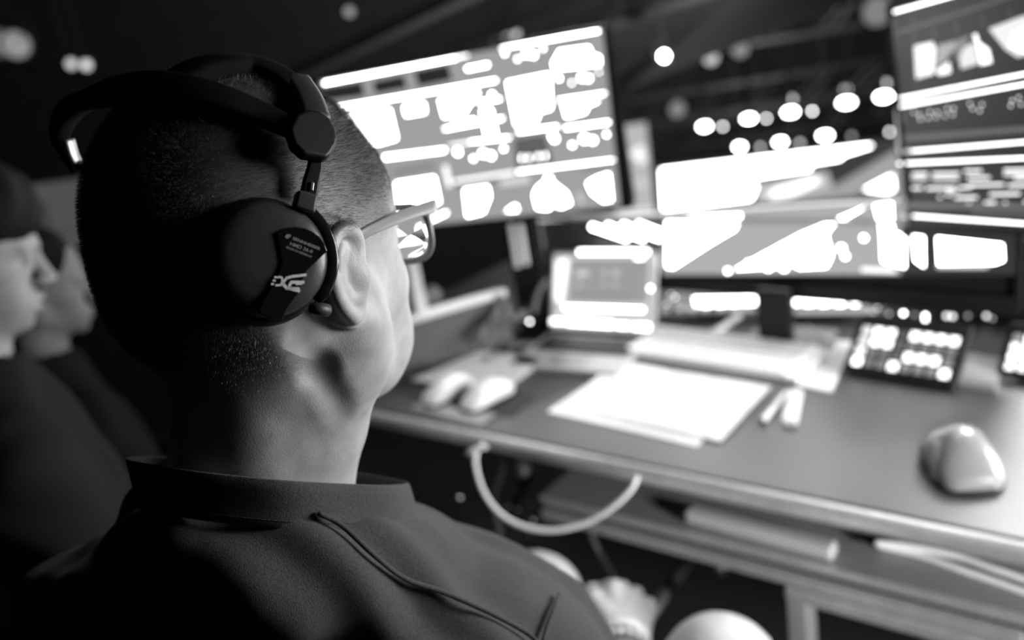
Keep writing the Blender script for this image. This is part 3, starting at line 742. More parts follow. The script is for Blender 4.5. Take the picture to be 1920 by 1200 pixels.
for a in (0.83, 2.0, -0.22):
    lg_ = MB().box(DK(a, 0.000, (ZS-0.060)/2), du*0.014, dv*0.018, A(0, 0, (ZS-0.060)/2)).build('leg', alu, dk, bevel=0.003)
MB().box(DK((0.83+2.0)/2, 0.000, ZS-0.058), du*0.60, dv*0.018, A(0, 0, 0.010)).build('beam', alu, dk, bevel=0.003)
MB().box(DK((DL+DR)/2, DD-0.03, Z0/2-0.02), du*(DR-DL)/2, dv*0.01, A(0, 0, Z0/2-0.03)).build('back_panel', room_m, dk)

def slab(name, px, z, thick, m, label=None, cat=None, parent=None, bevel=0.001, group=None):
    o = MB().prism([G(x, y, z+thick) for x, y in px], A(0, 0, -thick)).build(name, m, parent, bevel=bevel)
    if label: tag(o, label, cat, group)
    return o
# papers under the microphone side of the desk
def sheet(name, px, z, label, wave=0.002, m=None, group=None):
    c = [G(x, y, z) for x, y in px]; n = 14; V_ = []; F_ = []
    for i in range(n+1):
        for j in range(n+1):
            s_, t_ = i/n, j/n
            p = c[0]*(1-s_)*(1-t_)+c[1]*(1-s_)*t_+c[2]*s_*t_+c[3]*s_*(1-t_)
            V_.append(p+A(0, 0, wave*abs(math.sin(3.1*s_+2*t_))*0.6+0.0004)); 
    V2 = [p+A(0, 0, -0.0003) for p in V_]
    k = (n+1)**2
    for i in range(n):
        for j in range(n):
            a = i*(n+1)+j; F_.append((a, a+1, a+n+2, a+n+1)); F_.append((k+a, k+a+n+1, k+a+n+2, k+a+1))
    return tag(link(name, V_+V2, F_, m or paper_m, smooth=True), label, 'paper', group)
printed = mat('printed_paper', 0.8, 0.8)
nt = printed.node_tree; b_ = nt.nodes['Principled BSDF']
tc = nt.nodes.new('ShaderNodeTexCoord'); mp = nt.nodes.new('ShaderNodeMapping'); mp.inputs['Rotation'].default_value[2] = -math.atan2(du[1], du[0])
wv = nt.nodes.new('ShaderNodeTexWave'); wv.bands_direction = 'Y'; wv.inputs['Scale'].default_value = 22; wv.inputs['Distortion'].default_value = 0
ns = nt.nodes.new('ShaderNodeTexNoise'); ns.inputs['Scale'].default_value = 35
nt.links.new(tc.outputs['Object'], mp.inputs[0]); nt.links.new(mp.outputs[0], wv.inputs[0]); nt.links.new(tc.outputs['Object'], ns.inputs['Vector'])
ml = nt.nodes.new('ShaderNodeMath'); ml.operation = 'MULTIPLY'; nt.links.new(wv.outputs['Fac'], ml.inputs[0]); nt.links.new(ns.outputs['Fac'], ml.inputs[1])
mr = nt.nodes.new('ShaderNodeMapRange'); nt.links.new(ml.outputs[0], mr.inputs[0]); mr.inputs['From Min'].default_value = 0.35; mr.inputs['From Max'].default_value = 0.5; mr.inputs['To Min'].default_value = 0.82; mr.inputs['To Max'].default_value = 0.5
nt.links.new(mr.outputs[0], b_.inputs['Base Color'])
sheet('paper_sheet', [(1026, 772), (1163, 682), (1402, 722), (1308, 838)], Z0+0.0005, 'lower of two printed sheets on desk, its corner poking out nearest the seats', 0.001)
sheet('paper_sheet', [(1052, 764), (1158, 678), (1447, 727), (1352, 828)], Z0+0.0028, 'printed sheet lying on top of the paper stack in front of keyboard', 0.003, printed)
sheet('paper_sheet', [(1180, 655), (1262, 622), (1600, 640), (1560, 735)], Z0+0.0006, 'pale blank sheet spread under the keyboard and the black monitor stand', 0.0008)
# desk mat on the left and its slim pad
slab('desk_mat', [(735, 728), (900, 800), (1130, 700), (940, 668)], Z0, 0.0015, mat('black_rubber_mat', 0.02, 0.55), 'black rubber mat under the pair of white mice', 'mat')
slab('desk_mat', [(770, 765), (900, 798), (930, 775), (800, 745)], Z0+0.0016, 0.0012, grey_pl, 'small grey pad at the front edge of the black mat', 'mat')
slab('notebook', [(770, 712), (905, 655), (1018, 672), (930, 735)], Z0+0.002, 0.010, mat('pale_cover', 0.42, 0.5), 'closed pale grey notebook behind the pair of white mice', 'notebook', bevel=0.002)
slab('mouse_pad', [(815, 735), (860, 770), (960, 778), (1005, 745), (960, 722), (870, 715)], Z0+0.0016, 0.0012, mat('black_cloth_pad', 0.012, 0.8), 'dark round-cornered pad beneath the pair of white mice', 'mat')

# mice
def mouse(name, c, ax, ln, wd_, h, m, label, btn, group=None, hump=0.0):
    t = thing(name, label, 'mouse', c, group)
    ax = nrm(ax); sd_ = np.cross(A(0, 0, 1), ax); nu, nv = 28, 24
    def surf(k, z0=0.0, off=0.0):
        V_ = []; F_ = []
        for i in range(nu+1):
            u = i/nu; x = (u-0.5)*ln
            wv_ = wd_/2*(max(0, 1-abs(2*u-1)**3.0))**0.5*(0.94+0.10*math.cos(2*math.pi*u))
            hh = h*(max(0, 1-abs(2*(u-0.04)-1)**2.6))**0.55*(0.70+0.30*math.sin(math.pi*min(1, (1-u)*1.15+0.05)))
            for j in range(nv+1):
                a = math.pi*j/nv; y = -math.cos(a)*wv_; z = math.sin(a)**0.65*hh
                z += hump*math.sin(a)*(0.5+0.5*math.cos(a))*hh
                V_.append(c+ax*x+sd_*(y*(1+0.06*math.sin(a)))+A(0, 0, z0+z+off))
        for i in range(nu):
            for j in range(nv):
                q = i*(nv+1)+j; F_.append((q, q+1, q+nv+2, q+nv+1))
        for i in range(nu): F_.append((i*(nv+1), (i+1)*(nv+1), (i+1)*(nv+1)+nv, i*(nv+1)+nv))
        return V_, F_
    V_, F_ = surf(0, 0.004); link('shell', V_, F_, m, t, smooth=True)
    bs = MB(); pts = []
    for i in range(36):
        a = 2*math.pi*i/36; pts.append(c+ax*math.copysign(abs(math.cos(a))**0.75, math.cos(a))*ln*0.49+sd_*math.copysign(abs(math.sin(a))**0.75, math.sin(a))*wd_*0.50)
    bs.prism(pts, A(0, 0, 0.006)).build('base', black, t, bevel=0.0015)
    MB().lathe(c+ax*ln*0.27+A(0, 0, h*0.80)-sd_*0.0035, sd_, [(0, 0.008), (0.001, 0.010), (0.006, 0.010), (0.007, 0.008)], 24).build('scroll_wheel', btn, t, smooth=True)
    MB().tube([c+ax*ln*0.42+A(0, 0, h*0.66), c+ax*ln*0.16+A(0, 0, h*0.985)], 0.0006, 6).build('button_gap', black, t)
    return t
mouse('computer_mouse', G(1800, 884, Z0), nrm(dv*0.9-du*0.55), 0.122, 0.090, 0.046, mat('satin_grey_shell', 0.22, 0.25, spec=0.6, coat=0.3), 'large grey ergonomic mouse alone on the right part of the desk', black, hump=0.25)
mouse('computer_mouse', G(842, 742, Z0+0.003), nrm(G(1000, 655)-G(835, 735)), 0.115, 0.058, 0.034, white_pl, 'white mouse, left one of the pair in front of the notebook', grey_pl)
mouse('computer_mouse', G(915, 752, Z0+0.003), nrm(G(1000, 655)-G(835, 735)), 0.115, 0.058, 0.034, white_pl, 'white mouse, right one of the pair in front of the notebook', grey_pl)

# keyboard with its keys as one block of caps
kb = [G(1168, 668), G(1232, 625), G(1562, 672), G(1495, 722)]
kt = thing('keyboard', 'white full-size computer keyboard lying in front of black monitor stand', 'keyboard', sum(kb)/4)
k0_, ku, kv = kb[0], kb[3]-kb[0], kb[1]-kb[0]
kd = nrm(ku); ke = nrm(A(-kd[1], kd[0], 0)); kW = np.linalg.norm(ku); kH = abs(np.dot(kv, ke))
kz = A(0, 0, Z0+0.0015-k0_[2])
def KB(a, b, z=0): return k0_+kz+kd*a+ke*b+A(0, 0, z+b*0.06)
MB().prism([KB(0, 0), KB(kW, 0), KB(kW, kH), KB(0, kH)], A(0, 0, 0.009)).build('case', white_pl, kt, bevel=0.002)
caps = MB(); rows = 5; pitch = kH/5.4
for r_ in range(rows):
    a = 0.006+r_*0.0018; 
    while a+pitch*0.9 < kW-0.004:
        wk = pitch*0.86
        if r_ == 0 and kW*0.25 < a < kW*0.3: wk = pitch*5
        z0_ = 0.009
        b0_ = 0.005+r_*(kH-0.008)/rows; b1_ = b0_+pitch*0.84
        caps.prism([KB(a, b0_, z0_), KB(a+wk, b0_, z0_), KB(a+wk, b1_, z0_), KB(a, b1_, z0_)], A(0, 0, 0.005))
        a += wk+pitch*0.14
kc = caps.build('keys', mat('white_keycaps', 0.78, 0.5), kt); kc['kind'] = 'stuff'
# pen and stick
def rod(name, p0, p1, r, m, label, cat, z=Z0):
    a = G(*p0, z+r); b = G(*p1, z+r); d_ = nrm(b-a)
    L = np.linalg.norm(b-a)
    return a, b, d_, L
a, b, d_, L = rod('pen', (1424, 795), (1476, 738), 0.0048, white_pl, '', '')
pn = thing('pen', 'white pen lying on desk to the left of the memory stick', 'pen', a-A(0, 0, 0.0048))
MB().tube([a+d_*0.012, a+d_*0.014, b-d_*0.002, b], [0.004, 0.0048, 0.0048, 0.003], 16).build('barrel', white_pl, pn, smooth=True)
MB().tube([a, a+d_*0.012], [0.0010, 0.004], 16).build('tip', black, pn, smooth=True)
MB().box(b-d_*0.022+A(0, 0, 0.0062), d_*0.019, np.cross(d_, A(0, 0, 1))*0.0015, A(0, 0, 0.0008)).build('clip', alu, pn, bevel=0.0004)
a = G(1480, 792, Z0+0.006); b = G(1492, 735, Z0+0.006); d_ = nrm(b-a); sd_ = np.cross(d_, A(0, 0, 1))
us = thing('memory_stick', 'pale chunky memory stick lying on desk next to the pen', 'memory stick', (a+b)/2-A(0, 0, 0.006))
MB().box((a+b)/2, d_*np.linalg.norm(b-a)/2, sd_*0.011, A(0, 0, 0.006)).build('casing', white_pl, us, bevel=0.003)
MB().box((a+b)/2+A(0, 0, 0.0062), d_*0.005, sd_*0.004, A(0, 0, 0.0006)).build('button', grey_pl, us, bevel=0.0003)

# ------------------------------------------------------------------ screens
class Plane:
    def __init__(s, o, u, v):       # v points down the picture
        s.o = np.asarray(o, float); s.u = nrm(u); s.v = nrm(np.asarray(v)-np.dot(v, s.u)*s.u); s.n = np.cross(s.u, s.v)
        if np.dot(s.n, CAM-s.o) < 0: s.n = -s.n
    def at(s, px, py, lift=0.0):
        r = ray(px, py); return CAM+r*(np.dot(s.o-CAM, s.n)/np.dot(r, s.n))+s.n*lift
    def uv(s, px, py): p = s.at(px, py)-s.o; return np.dot(p, s.u), np.dot(p, s.v)
    def p(s, a, b, lift=0.0): return s.o+s.u*a+s.v*b+s.n*lift
class Picture:
    """the displayed image: flat lit shapes on the screen surface, all in one mesh"""
    def __init__(s, pl, conv=lambda x, y: (x, y), gap=1.0): s.pl = pl; s.c = conv; s.gap = gap; s.mb = MB(); s.mats = []; s.k = 0
    def _m(s, lv):
        m = E(lv)
        if m not in s.mats: s.mats.append(m)
        return s.mats.index(m)
    def _add(s, pts, lv):
        s.k += 1; lift = (0.0002+0.00003*s.k)*s.gap
        P_ = [p+s.pl.n*lift for p in pts]; 
        nn_ = sum((np.cross(P_[i]-P_[0], P_[i+1]-P_[0]) for i in range(1, len(P_)-1)), np.zeros(3))
        if np.dot(nn_, s.pl.n) < 0: P_ = P_[::-1]
        s.mb.add(P_, [tuple(range(len(P_)))], s._m(lv))
    def poly(s, pts, lv): s._add([s.pl.at(*s.c(*p)) for p in pts], lv); return s
    def bar(s, p, q, th, lv):
        a, b = np.array(s.c(*p), float), np.array(s.c(*q), float); t = nrm(b-a); n = A(-t[1], t[0])
        k = np.linalg.norm(np.array(s.c(p[0]+1, p[1]))-np.array(s.c(*p)))
        w_ = th*k/2
        s._add([s.pl.at(*(a+n*w_)), s.pl.at(*(b+n*w_)), s.pl.at(*(b-n*w_)), s.pl.at(*(a-n*w_))], lv); return s
    def dot(s, x, y, r, lv):
        c = s.pl.at(*s.c(x, y)); k = np.linalg.norm(s.pl.at(*s.c(x+r, y))-c); k2 = np.linalg.norm(s.pl.at(*s.c(x, y+r))-c); k = min(k, k2)
        s._add([c+s.pl.u*k*math.cos(i*math.pi/8)+s.pl.v*k*math.sin(i*math.pi/8) for i in range(16)], lv); return s
    def build(s, name, parent): return s.mb.build(name, s.mats, parent)
def quad_plane(px4, width):
    """fit a rectangle plane to the four photographed corners, sized by its real width"""
    R_ = [ray(*p) for p in px4]
    d = np.linalg.svd(np.stack([R_[0], -R_[1], R_[2], -R_[3]], 1))[2][-1]; d = d/d.mean()
    P_ = [CAM+d[i]*R_[i] for i in range(4)]; sc_ = width/np.linalg.norm(P_[1]-P_[0])
    P_ = [CAM+(p-CAM)*sc_ for p in P_]
    return Plane(P_[0], P_[1]-P_[0], P_[3]-P_[0]), np.linalg.norm(P_[1]-P_[0]), np.linalg.norm(P_[3]-P_[0])
def monitor(label, pl, W_, H_, bez, depth, m=black, name='monitor', group=None, bb=None):
    bb = bb or bez
    t = thing(name, label, 'monitor', pl.p(W_/2, H_+bb), group)
    fr = MB()
    fr.box(pl.p(W_/2, -bez/2, -0.004), pl.u*(W_/2+bez), pl.v*bez/2, pl.n*0.006); fr.box(pl.p(W_/2, H_+bb/2, -0.004), pl.u*(W_/2+bez), pl.v*bb/2, pl.n*0.006)
    fr.box(pl.p(-bez/2, H_/2, -0.004), pl.u*bez/2, pl.v*(H_/2), pl.n*0.006); fr.box(pl.p(W_+bez/2, H_/2, -0.004), pl.u*bez/2, pl.v*(H_/2), pl.n*0.006)
    fr.build('bezel', m, t)
    MB().box(pl.p(W_/2, H_/2+(bb-bez)/2, -0.010-depth/2), pl.u*(W_/2+bez*0.8), pl.v*(H_/2+bez*0.8), pl.n*depth/2).build('back_shell', m, t, bevel=0.006)
    return t
def stand(t, pl, W_, H_, cx_=0.5, m=black, neck=0.03, arm=True):
    base = pl.p(W_*cx_, H_*0.9, -0.045); foot = A(base[0], base[1], Z0+0.002)
    hu = nrm(A(pl.u[0], pl.u[1], 0)); hn_ = A(-hu[1], hu[0], 0)
    MB().box((base+foot)/2, hu*neck, hn_*0.009, A(0, 0, (base[2]-foot[2])/2)).build('stand_neck', m, t, bevel=0.004)
    MB().box(foot+A(0, 0, 0.005), hu*0.10, hn_*0.08, A(0, 0, 0.005)).build('stand_base', m, t, bevel=0.003)

# the big multi-view monitor
mv, mW, mH = quad_plane([(600, 152), (1130, 54), (1164, 386), (664, 436)], 0.60)
mt = monitor('large multi-view monitor tiled with bright windows, right beyond the head', mv, mW, mH, 0.006, 0.03)
def z2(X, Y): return 560+X/2.727, 20+Y/2.727
def zr(X, Y): return X, Y
P = Picture(mv, z2)
c4 = [(600, 152), (1130, 54), (1164, 386), (664, 436)]
P.poly([((x-560)*2.727, (y-20)*2.727) for x, y in c4], 0.35)
for q in ([(110, 395), (322, 362), (340, 435), (125, 465)], [(378, 362), (536, 330), (555, 395), (392, 425)], [(592, 308), (762, 275), (785, 352), (612, 388)]): P.poly(q, 0.02)
P.bar((130, 371), (805, 242), 10, 14).bar((805, 240), (865, 228), 6, 6).bar((1035, 190), (1535, 103), 8, 14)
P.bar((200, 497), (1010, 356), 8, 14).bar((860, 298), (968, 276), 12, 14)
P.poly([(230, 550), (465, 505), (500, 655), (430, 675), (300, 700)], 14).poly([(540, 490), (640, 472), (648, 520), (550, 537)], 14)
P.poly([(722, 455), (920, 412), (905, 455), (880, 470), (850, 520), (745, 545)], 14).bar((920, 470), (1030, 450), 8, 14).dot(990, 430, 10, 14)
P.bar((745, 605), (1045, 550), 6, 14).poly([(935, 510), (985, 505), (1012, 640), (962, 645)], 14).bar((790, 590), (900, 560), 16, 14).bar((870, 672), (1080, 648), 5, 14).bar((770, 690), (880, 672), 8, 3)
P.poly([(1068, 365), (1282, 322), (1292, 500), (1232, 518), (1218, 560), (1112, 585)], 14).bar((1122, 620), (1325, 592), 7, 14)
P.poly([(1335, 205), (1485, 185), (1500, 225), (1540, 235), (1542, 275), (1310, 300), (1300, 270)], 14)
P.bar((1345, 190), (1470, 165), 10, 0.2)
P.bar((1325, 458), (1568, 422), 5, 14).poly([(1352, 480), (1500, 455), (1535, 462), (1480, 485), (1465, 520), (1370, 545)], 14).bar((1365, 600), (1588, 570), 8, 14)
for x, y, r in ((1165, 222, 14), (1200, 226, 14), (1120, 247, 7), (1055, 218, 8), (1250, 192, 7), (1450, 342, 15), (1482, 346, 13), (1398, 368, 6), (1332, 345, 9), (1535, 312, 5), (1462, 655, 18), (1505, 662, 14), (1400, 686, 9), (1310, 655, 14), (1300, 640, 14), (1575, 632, 8),
                (945, 730, 15), (985, 740, 14), (895, 755, 8), (815, 722, 14), (1050, 705, 8)): P.dot(x, y, r, 12)
for q in ([(1100, 655), (1260, 632), (1305, 790), (1115, 812)],): P.poly(q, 0.12)
for x, y in ((1142, 752), (1178, 752), (1226, 744), (1262, 740)): P.bar((x, y-12), (x, y+14), 5, 14)
P.bar((795, 873), (1105, 825), 14, 2.0).bar((1120, 822), (1612, 762), 6, 10)
P.bar((440, 750), (750, 712), 13, 14).poly([(500, 880), (695, 850), (722, 980), (515, 1005)], 14).bar((750, 790), (775, 900), 24, 1.5).bar((480, 830), (690, 790), 16, 0.15)
P.bar((795, 893), (1140, 850), 12, 0.03).bar((1450, 810), (1600, 790), 8, 0.03)
P.poly([(850, 915), (968, 898), (978, 950), (945, 1030), (865, 1050)], 14).poly([(1060, 1025), (1112, 990), (1122, 1022)], 12)
P.bar((1030, 880), (1180, 860), 40, 0.7)
P.poly([(1268, 848), (1292, 848), (1298, 875), (1370, 930), (1392, 985), (1345, 1005), (1300, 990), (1280, 1015), (1222, 1010), (1205, 940), (1225, 900), (1262, 872)], 12)
P.poly([(1478, 880), (1530, 850), (1588, 832), (1602, 968), (1560, 975), (1500, 930)], 14).bar((680, 1070), (760, 1030), 10, 10)
P.bar((1430, 930), (1455, 985), 14, 0.8)
P.build('screen', mt)
# its neck with two bright vertical metal bars
nb0 = mv.p(mW*0.60, mH, -0.03)
for x0, x1, yb in ((947, 957, 510), (965, 972, 505)):
    a_ = mv.at(x0, 428, -0.03); b_ = mv.at(x1+6, yb, -0.03)
    MB().box((a_+A(b_[0], b_[1], b_[2]))/2, nrm(A(mv.u[0], mv.u[1], 0))*0.0055, nrm(A(mv.n[0], mv.n[1], 0))*0.004, A(0, 0, abs(a_[2]-b_[2])/2)).build('stand_bar', mat('pale_painted_bar', 0.8, 0.5), mt, bevel=0.002)
fb = mv.at(975, 512, -0.05)
MB().box(A(fb[0], fb[1], (Z0+mv.p(0, mH*0.8)[2])/2), nrm(A(mv.u[0], mv.u[1], 0))*0.035, nrm(A(mv.n[0], mv.n[1], 0))*0.010, A(0, 0, (mv.p(0, mH*0.8)[2]-Z0)/2)).build('stand_neck', black, mt, bevel=0.003)
MB().box(A(fb[0], fb[1], Z0+0.006), nrm(A(mv.u[0], mv.u[1], 0))*0.08, nrm(A(mv.n[0], mv.n[1], 0))*0.05, A(0, 0, 0.005)).build('stand_base', black, mt, bevel=0.003)

# low wide display on the black stand
u_ = A(math.cos(math.radians(-42)), math.sin(math.radians(-42)), 0)
wd_o = G(1460, 652)+dv*0.02; wd_pl0 = Plane(A(wd_o[0], wd_o[1], 1.0), u_, A(0, 0, -1))
c0_ = wd_pl0.at(1012, 410); wl = Plane(c0_, u_, A(0, 0, -1)); xr, yb_ = wl.uv(1905, 512); _, yb1 = wl.uv(1240, 516); yb_ = yb1
wt_ = monitor('low wide panoramic display on black stand behind the white keyboard', wl, xr, yb_, 0.007, 0.03, bb=0.030, m=black)
MB().box(wl.p(xr/2, -0.004, 0.004), wl.u*(xr/2+0.004), wl.v*0.004, wl.n*0.003).box(wl.p(-0.001, yb_/2, 0.004), wl.u*0.003, wl.v*yb_/2, wl.n*0.003).build('lit_edge', alu, wt_)
def zw(X, Y): return 1140+X/3.43, 200+Y/3.43
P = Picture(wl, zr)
P.poly([(1012, 411), (1905, 352), (1905, 512), (1025, 516)], 0.012)
P.poly([(1243, 398), (1700, 370), (1740, 515), (1243, 515)], 0.42)
P.bar((1008, 413), (1695, 374), 5, 1.2).bar((1008, 416), (1024, 512), 4, 0.8)  # glowing bars put in for the light caught by the frame edge
for i in range(4):
    x = 1108+i*29; P.bar((x, 424-i*1.5), (x+70+i*2, 448), 9, 14)
P.poly([(1250, 408), (1390, 402), (1378, 430), (1335, 455), (1262, 502), (1250, 500)], 14)
P.poly([(1625, 386), (1600, 398), (1500, 440), (1380, 505), (1460, 500), (1480, 492), (1500, 503), (1550, 500), (1560, 478), (1550, 440), (1560, 424)], 14)
for x, y, r in ((1405, 495, 6), (1440, 500, 7), (1470, 502, 6), (1578, 465, 6), (1585, 480, 5), (1620, 446, 5), (1365, 508, 4)): P.dot(x, y, r, 10)
P.poly([(1640, 385), (1672, 380), (1675, 435), (1690, 440), (1690, 500), (1655, 490), (1652, 430)], 14)
P.bar((1615, 505), (1680, 508), 8, 1.5)
P.poly([(1690, 400), (1905, 370), (1905, 515), (1690, 515)], 0.02)
P.poly([(1693, 445), (1697, 445), (1697, 502), (1693, 500)], 14).poly([(1712, 442), (1732, 444), (1733, 500), (1726, 495), (1716, 488)], 14)
P.poly([(1757, 445), (1880, 458), (1882, 488), (1865, 494), (1760, 496)], 14).poly([(1757, 496), (1860, 494), (1850, 503), (1757, 503)], 0.9)
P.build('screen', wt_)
ntop = wl.at(1458, 530, -0.012); nbot = G(1457, 655)
nn2 = nrm(A(wl.n[0], wl.n[1], 0)); hw = 0.0315
MB().box(A(nbot[0], nbot[1], (Z0+0.006+ntop[2])/2), u_*hw, nn2*0.008, A(0, 0, (ntop[2]-Z0-0.006)/2-0.002)).build('stand_neck', black, wt_, bevel=0.004)
MB().box(A(nbot[0], nbot[1], Z0+0.004)-nn2*0.05, u_*0.075, nn2*0.055, A(0, 0, 0.003)).build('stand_base', mat('pale_stand_base', 0.3, 0.35), wt_, bevel=0.002)

# right-hand monitor, seen steeply from the side
rp, rW, rH = quad_plane([(1670, 18), (1920, -62), (1920, 430), (1692, 418)], 0.235)
rp = Plane(rp.o, rp.u, A(0, 0, -1))
_, rHh = rp.uv(1692, 418); rWw = 0.44
rm_ = monitor('tall right-hand monitor with stacked framed panels, cut by the photo edge', rp, rWw, rHh, 0.008, 0.035)
P = Picture(rp, zr)
def R5(X, Y): return 1640+X/2.607, Y/2.607
P.c = lambda x, y: R5(x, y)
def ext(x0, y0, x1, y1, th, lv): P.bar((x0, y0), (x0+(x1-x0)*2.2, y0+(y1-y0)*2.2), th, lv)
P._add([rp.p(0, 0), rp.p(rWw, 0), rp.p(rWw, rHh), rp.p(0, rHh)], 0.022)
ext(95, 58, 360, -15, 10, 5)
ext(110, 160, 640, -8, 14, 0.12)
P.bar((92, 90), (105, 480), 14, 0.10).bar((190, 70), (200, 440), 12, 0.06)
for x in (290, 400, 525, 660): P.bar((x, 140-(x-290)*0.27), (x+4, 190-(x-290)*0.27), 14, 0.07)
P.poly([(195, 225), (285, 205), (300, 240), (290, 360), (205, 385)], 1.4).poly([(200, 235), (240, 230), (262, 300), (240, 370), (208, 378)], 1.2)
P.poly([(300, 350), (365, 300), (375, 355), (320, 368)], 1.6).poly([(310, 220), (430, 190), (350, 290), (300, 340)], 0.42).poly([(395, 200), (470, 170), (400, 300)], 0.25)
P.poly([(482, 170), (502, 165), (510, 205), (560, 240), (575, 305), (520, 318), (500, 215)], 2.2).poly([(440, 230), (490, 205), (512, 310), (425, 338), (415, 280)], 0.85)
P.poly([(560, 140), (720, 80), (1200, -40), (1200, 170), (700, 280), (640, 240)], 0.9).poly([(680, 160), (760, 120), (1100, 60), (1100, 160), (740, 260), (660, 225)], 2.5)
ext(120, 482, 730, 362, 8, 5); ext(118, 522, 730, 412, 8, 5)
P.bar((108, 535), (118, 745), 14, 0.5); ext(185, 738, 730, 694, 8, 5); P.bar((120, 742), (185, 738), 18, 0.9)
ext(115, 800, 730, 772, 8, 5); P.bar((122, 815), (135, 1060), 26, 0.28); ext(190, 1055, 730, 1092, 8, 5); P.bar((128, 1062), (190, 1056), 20, 0.7)
for i in range(4): P.bar((140, 552+i*14), (146, 552+i*14), 4, 0.8)
for i in range(16): P.bar((150, 832+i*14), (158, 832+i*14), 5, 0.5)
for x, y in ((195, 548), (225, 560), (228, 580), (268, 575), (275, 545), (305, 570), (312, 548), (348, 565), (362, 530), (388, 558), (392, 530), (472, 505), (485, 530), (520, 540), (532, 510), (672, 515), (680, 490), (712, 475), (722, 508), (790, 470), (850, 480)): P.dot(x, y, 6, 2.6)
P.bar((150, 675), (1100, 600), 30, 0.13)
for x0, x1, y in ((190, 265, 850), (290, 420, 850), (445, 530, 835), (640, 760, 830), (460, 570, 868), (190, 240, 918), (260, 400, 920), (420, 480, 915), (470, 640, 903), (660, 800, 905), (690, 760, 868), (320, 335, 962), (360, 380, 950), (400, 510, 965), (570, 720, 948), (545, 600, 988), (460, 480, 990), (640, 655, 990), (740, 820, 985)):
    P.bar((x0, y), (x1, y-(x1-x0)*0.02), 10, 1.9)
for x0, x1, y in ((190, 265, 870), (290, 420, 872), (640, 760, 850), (360, 420, 930)): P.bar((x0, y), (x1, y), 18, 0.9)
P.bar((150, 1000), (1100, 1010), 26, 0.16).bar((480, 1035), (1100, 1050), 26, 0.10)
P.build('screen', rm_)
bk_ = nrm(A(-rp.n[0], -rp.n[1], 0)); am = rp.p(rWw*0.62, rHh*0.55, -0.04); ap = am+bk_*0.30
MB().box((am+ap)/2, bk_*0.15, nrm(A(rp.u[0], rp.u[1], 0))*0.02, A(0, 0, 0.018)).build('mount_arm', black, rm_, bevel=0.004)
MB().tube([A(ap[0], ap[1], Z0), A(ap[0], ap[1], am[2]+0.06)], 0.018, 20).build('mount_pole', black, rm_, smooth=True)
MB().lathe(A(ap[0], ap[1], Z0), A(0, 0, 1), [(0, 0.06), (0.008, 0.06), (0.012, 0.03), (0.02, 0.02)], 32).build('mount_foot', black, rm_, smooth=True)
# dark equipment case standing under it
rc = [G(1700, 600), G(1990, 640)]
ec = thing('equipment_case', 'black equipment case standing on desk under the right-hand monitor', 'case', (rc[0]+rc[1])/2)
cu_ = nrm(rc[1]-rc[0]); cn = A(-cu_[1], cu_[0], 0)
cn = cn if cn[1] > 0 else -cn
cw = np.linalg.norm(rc[1]-rc[0])
hC = rp.p(0, rHh)[2]-0.035-Z0
MB().box((rc[0]+rc[1])/2+A(0, 0, hC*0.36)+cn*0.09+cu_*0.05, cu_*cw*0.5, cn*0.06, A(0, 0, hC*0.36)).build('body', black, ec, bevel=0.004)
MB().box((rc[0]+rc[1])/2+A(0, 0, hC*0.20)+cn*0.028+cu_*0.05, cu_*cw*0.42, cn*0.002, A(0, 0, 0.004)).build('front_rib', dark, ec, bevel=0.001)

# ------------------------------------------------------------------ laptop
sR, sU = Matrix, None
lp, lW, lH = quad_plane([(1040, 468), (1243, 462), (1228, 628), (1028, 615)], 0.30)
h0 = G(1030, 622, Z0+0.012); h1 = G(1227, 634, Z0+0.012); lW = np.linalg.norm(h1-h0)
lu = nrm(h1-h0); lb = nrm(A(-lu[1], lu[0], 0)); lb = lb if lb[1] > 0 else -lb
up_ = nrm(A(0, 0, math.cos(math.radians(20)))+lb*math.sin(math.radians(20)))
lhH = 0.205*lW/0.29
lp = Plane(h0+up_*lhH, lu, -up_)
lt = thing('laptop', 'open silver laptop with lit screen on the back of the desk left of the keyboard', 'laptop', (h0+h1)/2-A(0, 0, 0.012))
MB().box((h0+h1)/2-lb*lW*0.36-A(0, 0, 0.005), lu*lW/2, lb*lW*0.36, A(0, 0, 0.005)).build('base', mat('laptop_aluminium', 0.45, 0.4, 0.6), lt, bevel=0.003)
MB().box((h0+h1)/2-lb*lW*0.24+A(0, 0, 0.0006), lu*lW*0.44, lb*lW*0.16, A(0, 0, 0.0008)).build('key_bed', mat('dark_keys', 0.03, 0.5), lt)
ks = MB()
for i in range(6):
    for j in range(14): ks.box(h0+lu*lW*(0.08+0.0603*(j+0.5))-lb*lW*(0.09+0.052*(i+0.5))+A(0, 0, 0.0018), lu*lW*0.026, lb*lW*0.021, A(0, 0, 0.0008))
ks.build('keys', black, lt)['kind'] = 'stuff'
MB().box((h0+h1)/2-lb*lW*0.56+A(0, 0, 0.0002), lu*lW*0.17, lb*lW*0.085, A(0, 0, 0.0004)).build('touchpad', alu_dim, lt, bevel=0.0003)
MB().box(lp.p(lW/2, lhH/2, -0.004), lp.u*lW/2, lp.v*lhH/2, lp.n*0.0035).build('lid', mat('laptop_lid', 0.5, 0.4, 0.5), lt, bevel=0.003)
MB().tube([h0+A(0, 0, 0.002), h1+A(0, 0, 0.002)], 0.005, 12).build('hinge', black, lt, smooth=True)
P = Picture(lp, lambda X, Y: (1000+X/4.615, 440+Y/4.615))
P._add([lp.p(0.006, 0.006), lp.p(lW-0.006, 0.006), lp.p(lW-0.006, lhH-0.010), lp.p(0.006, lhH-0.010)], 0.62)
P.bar((390, 150), (1000, 150), 36, 8).bar((880, 200), (960, 200), 24, 6).poly([(190, 230), (300, 200), (300, 300), (250, 600), (180, 560)], 1.6)
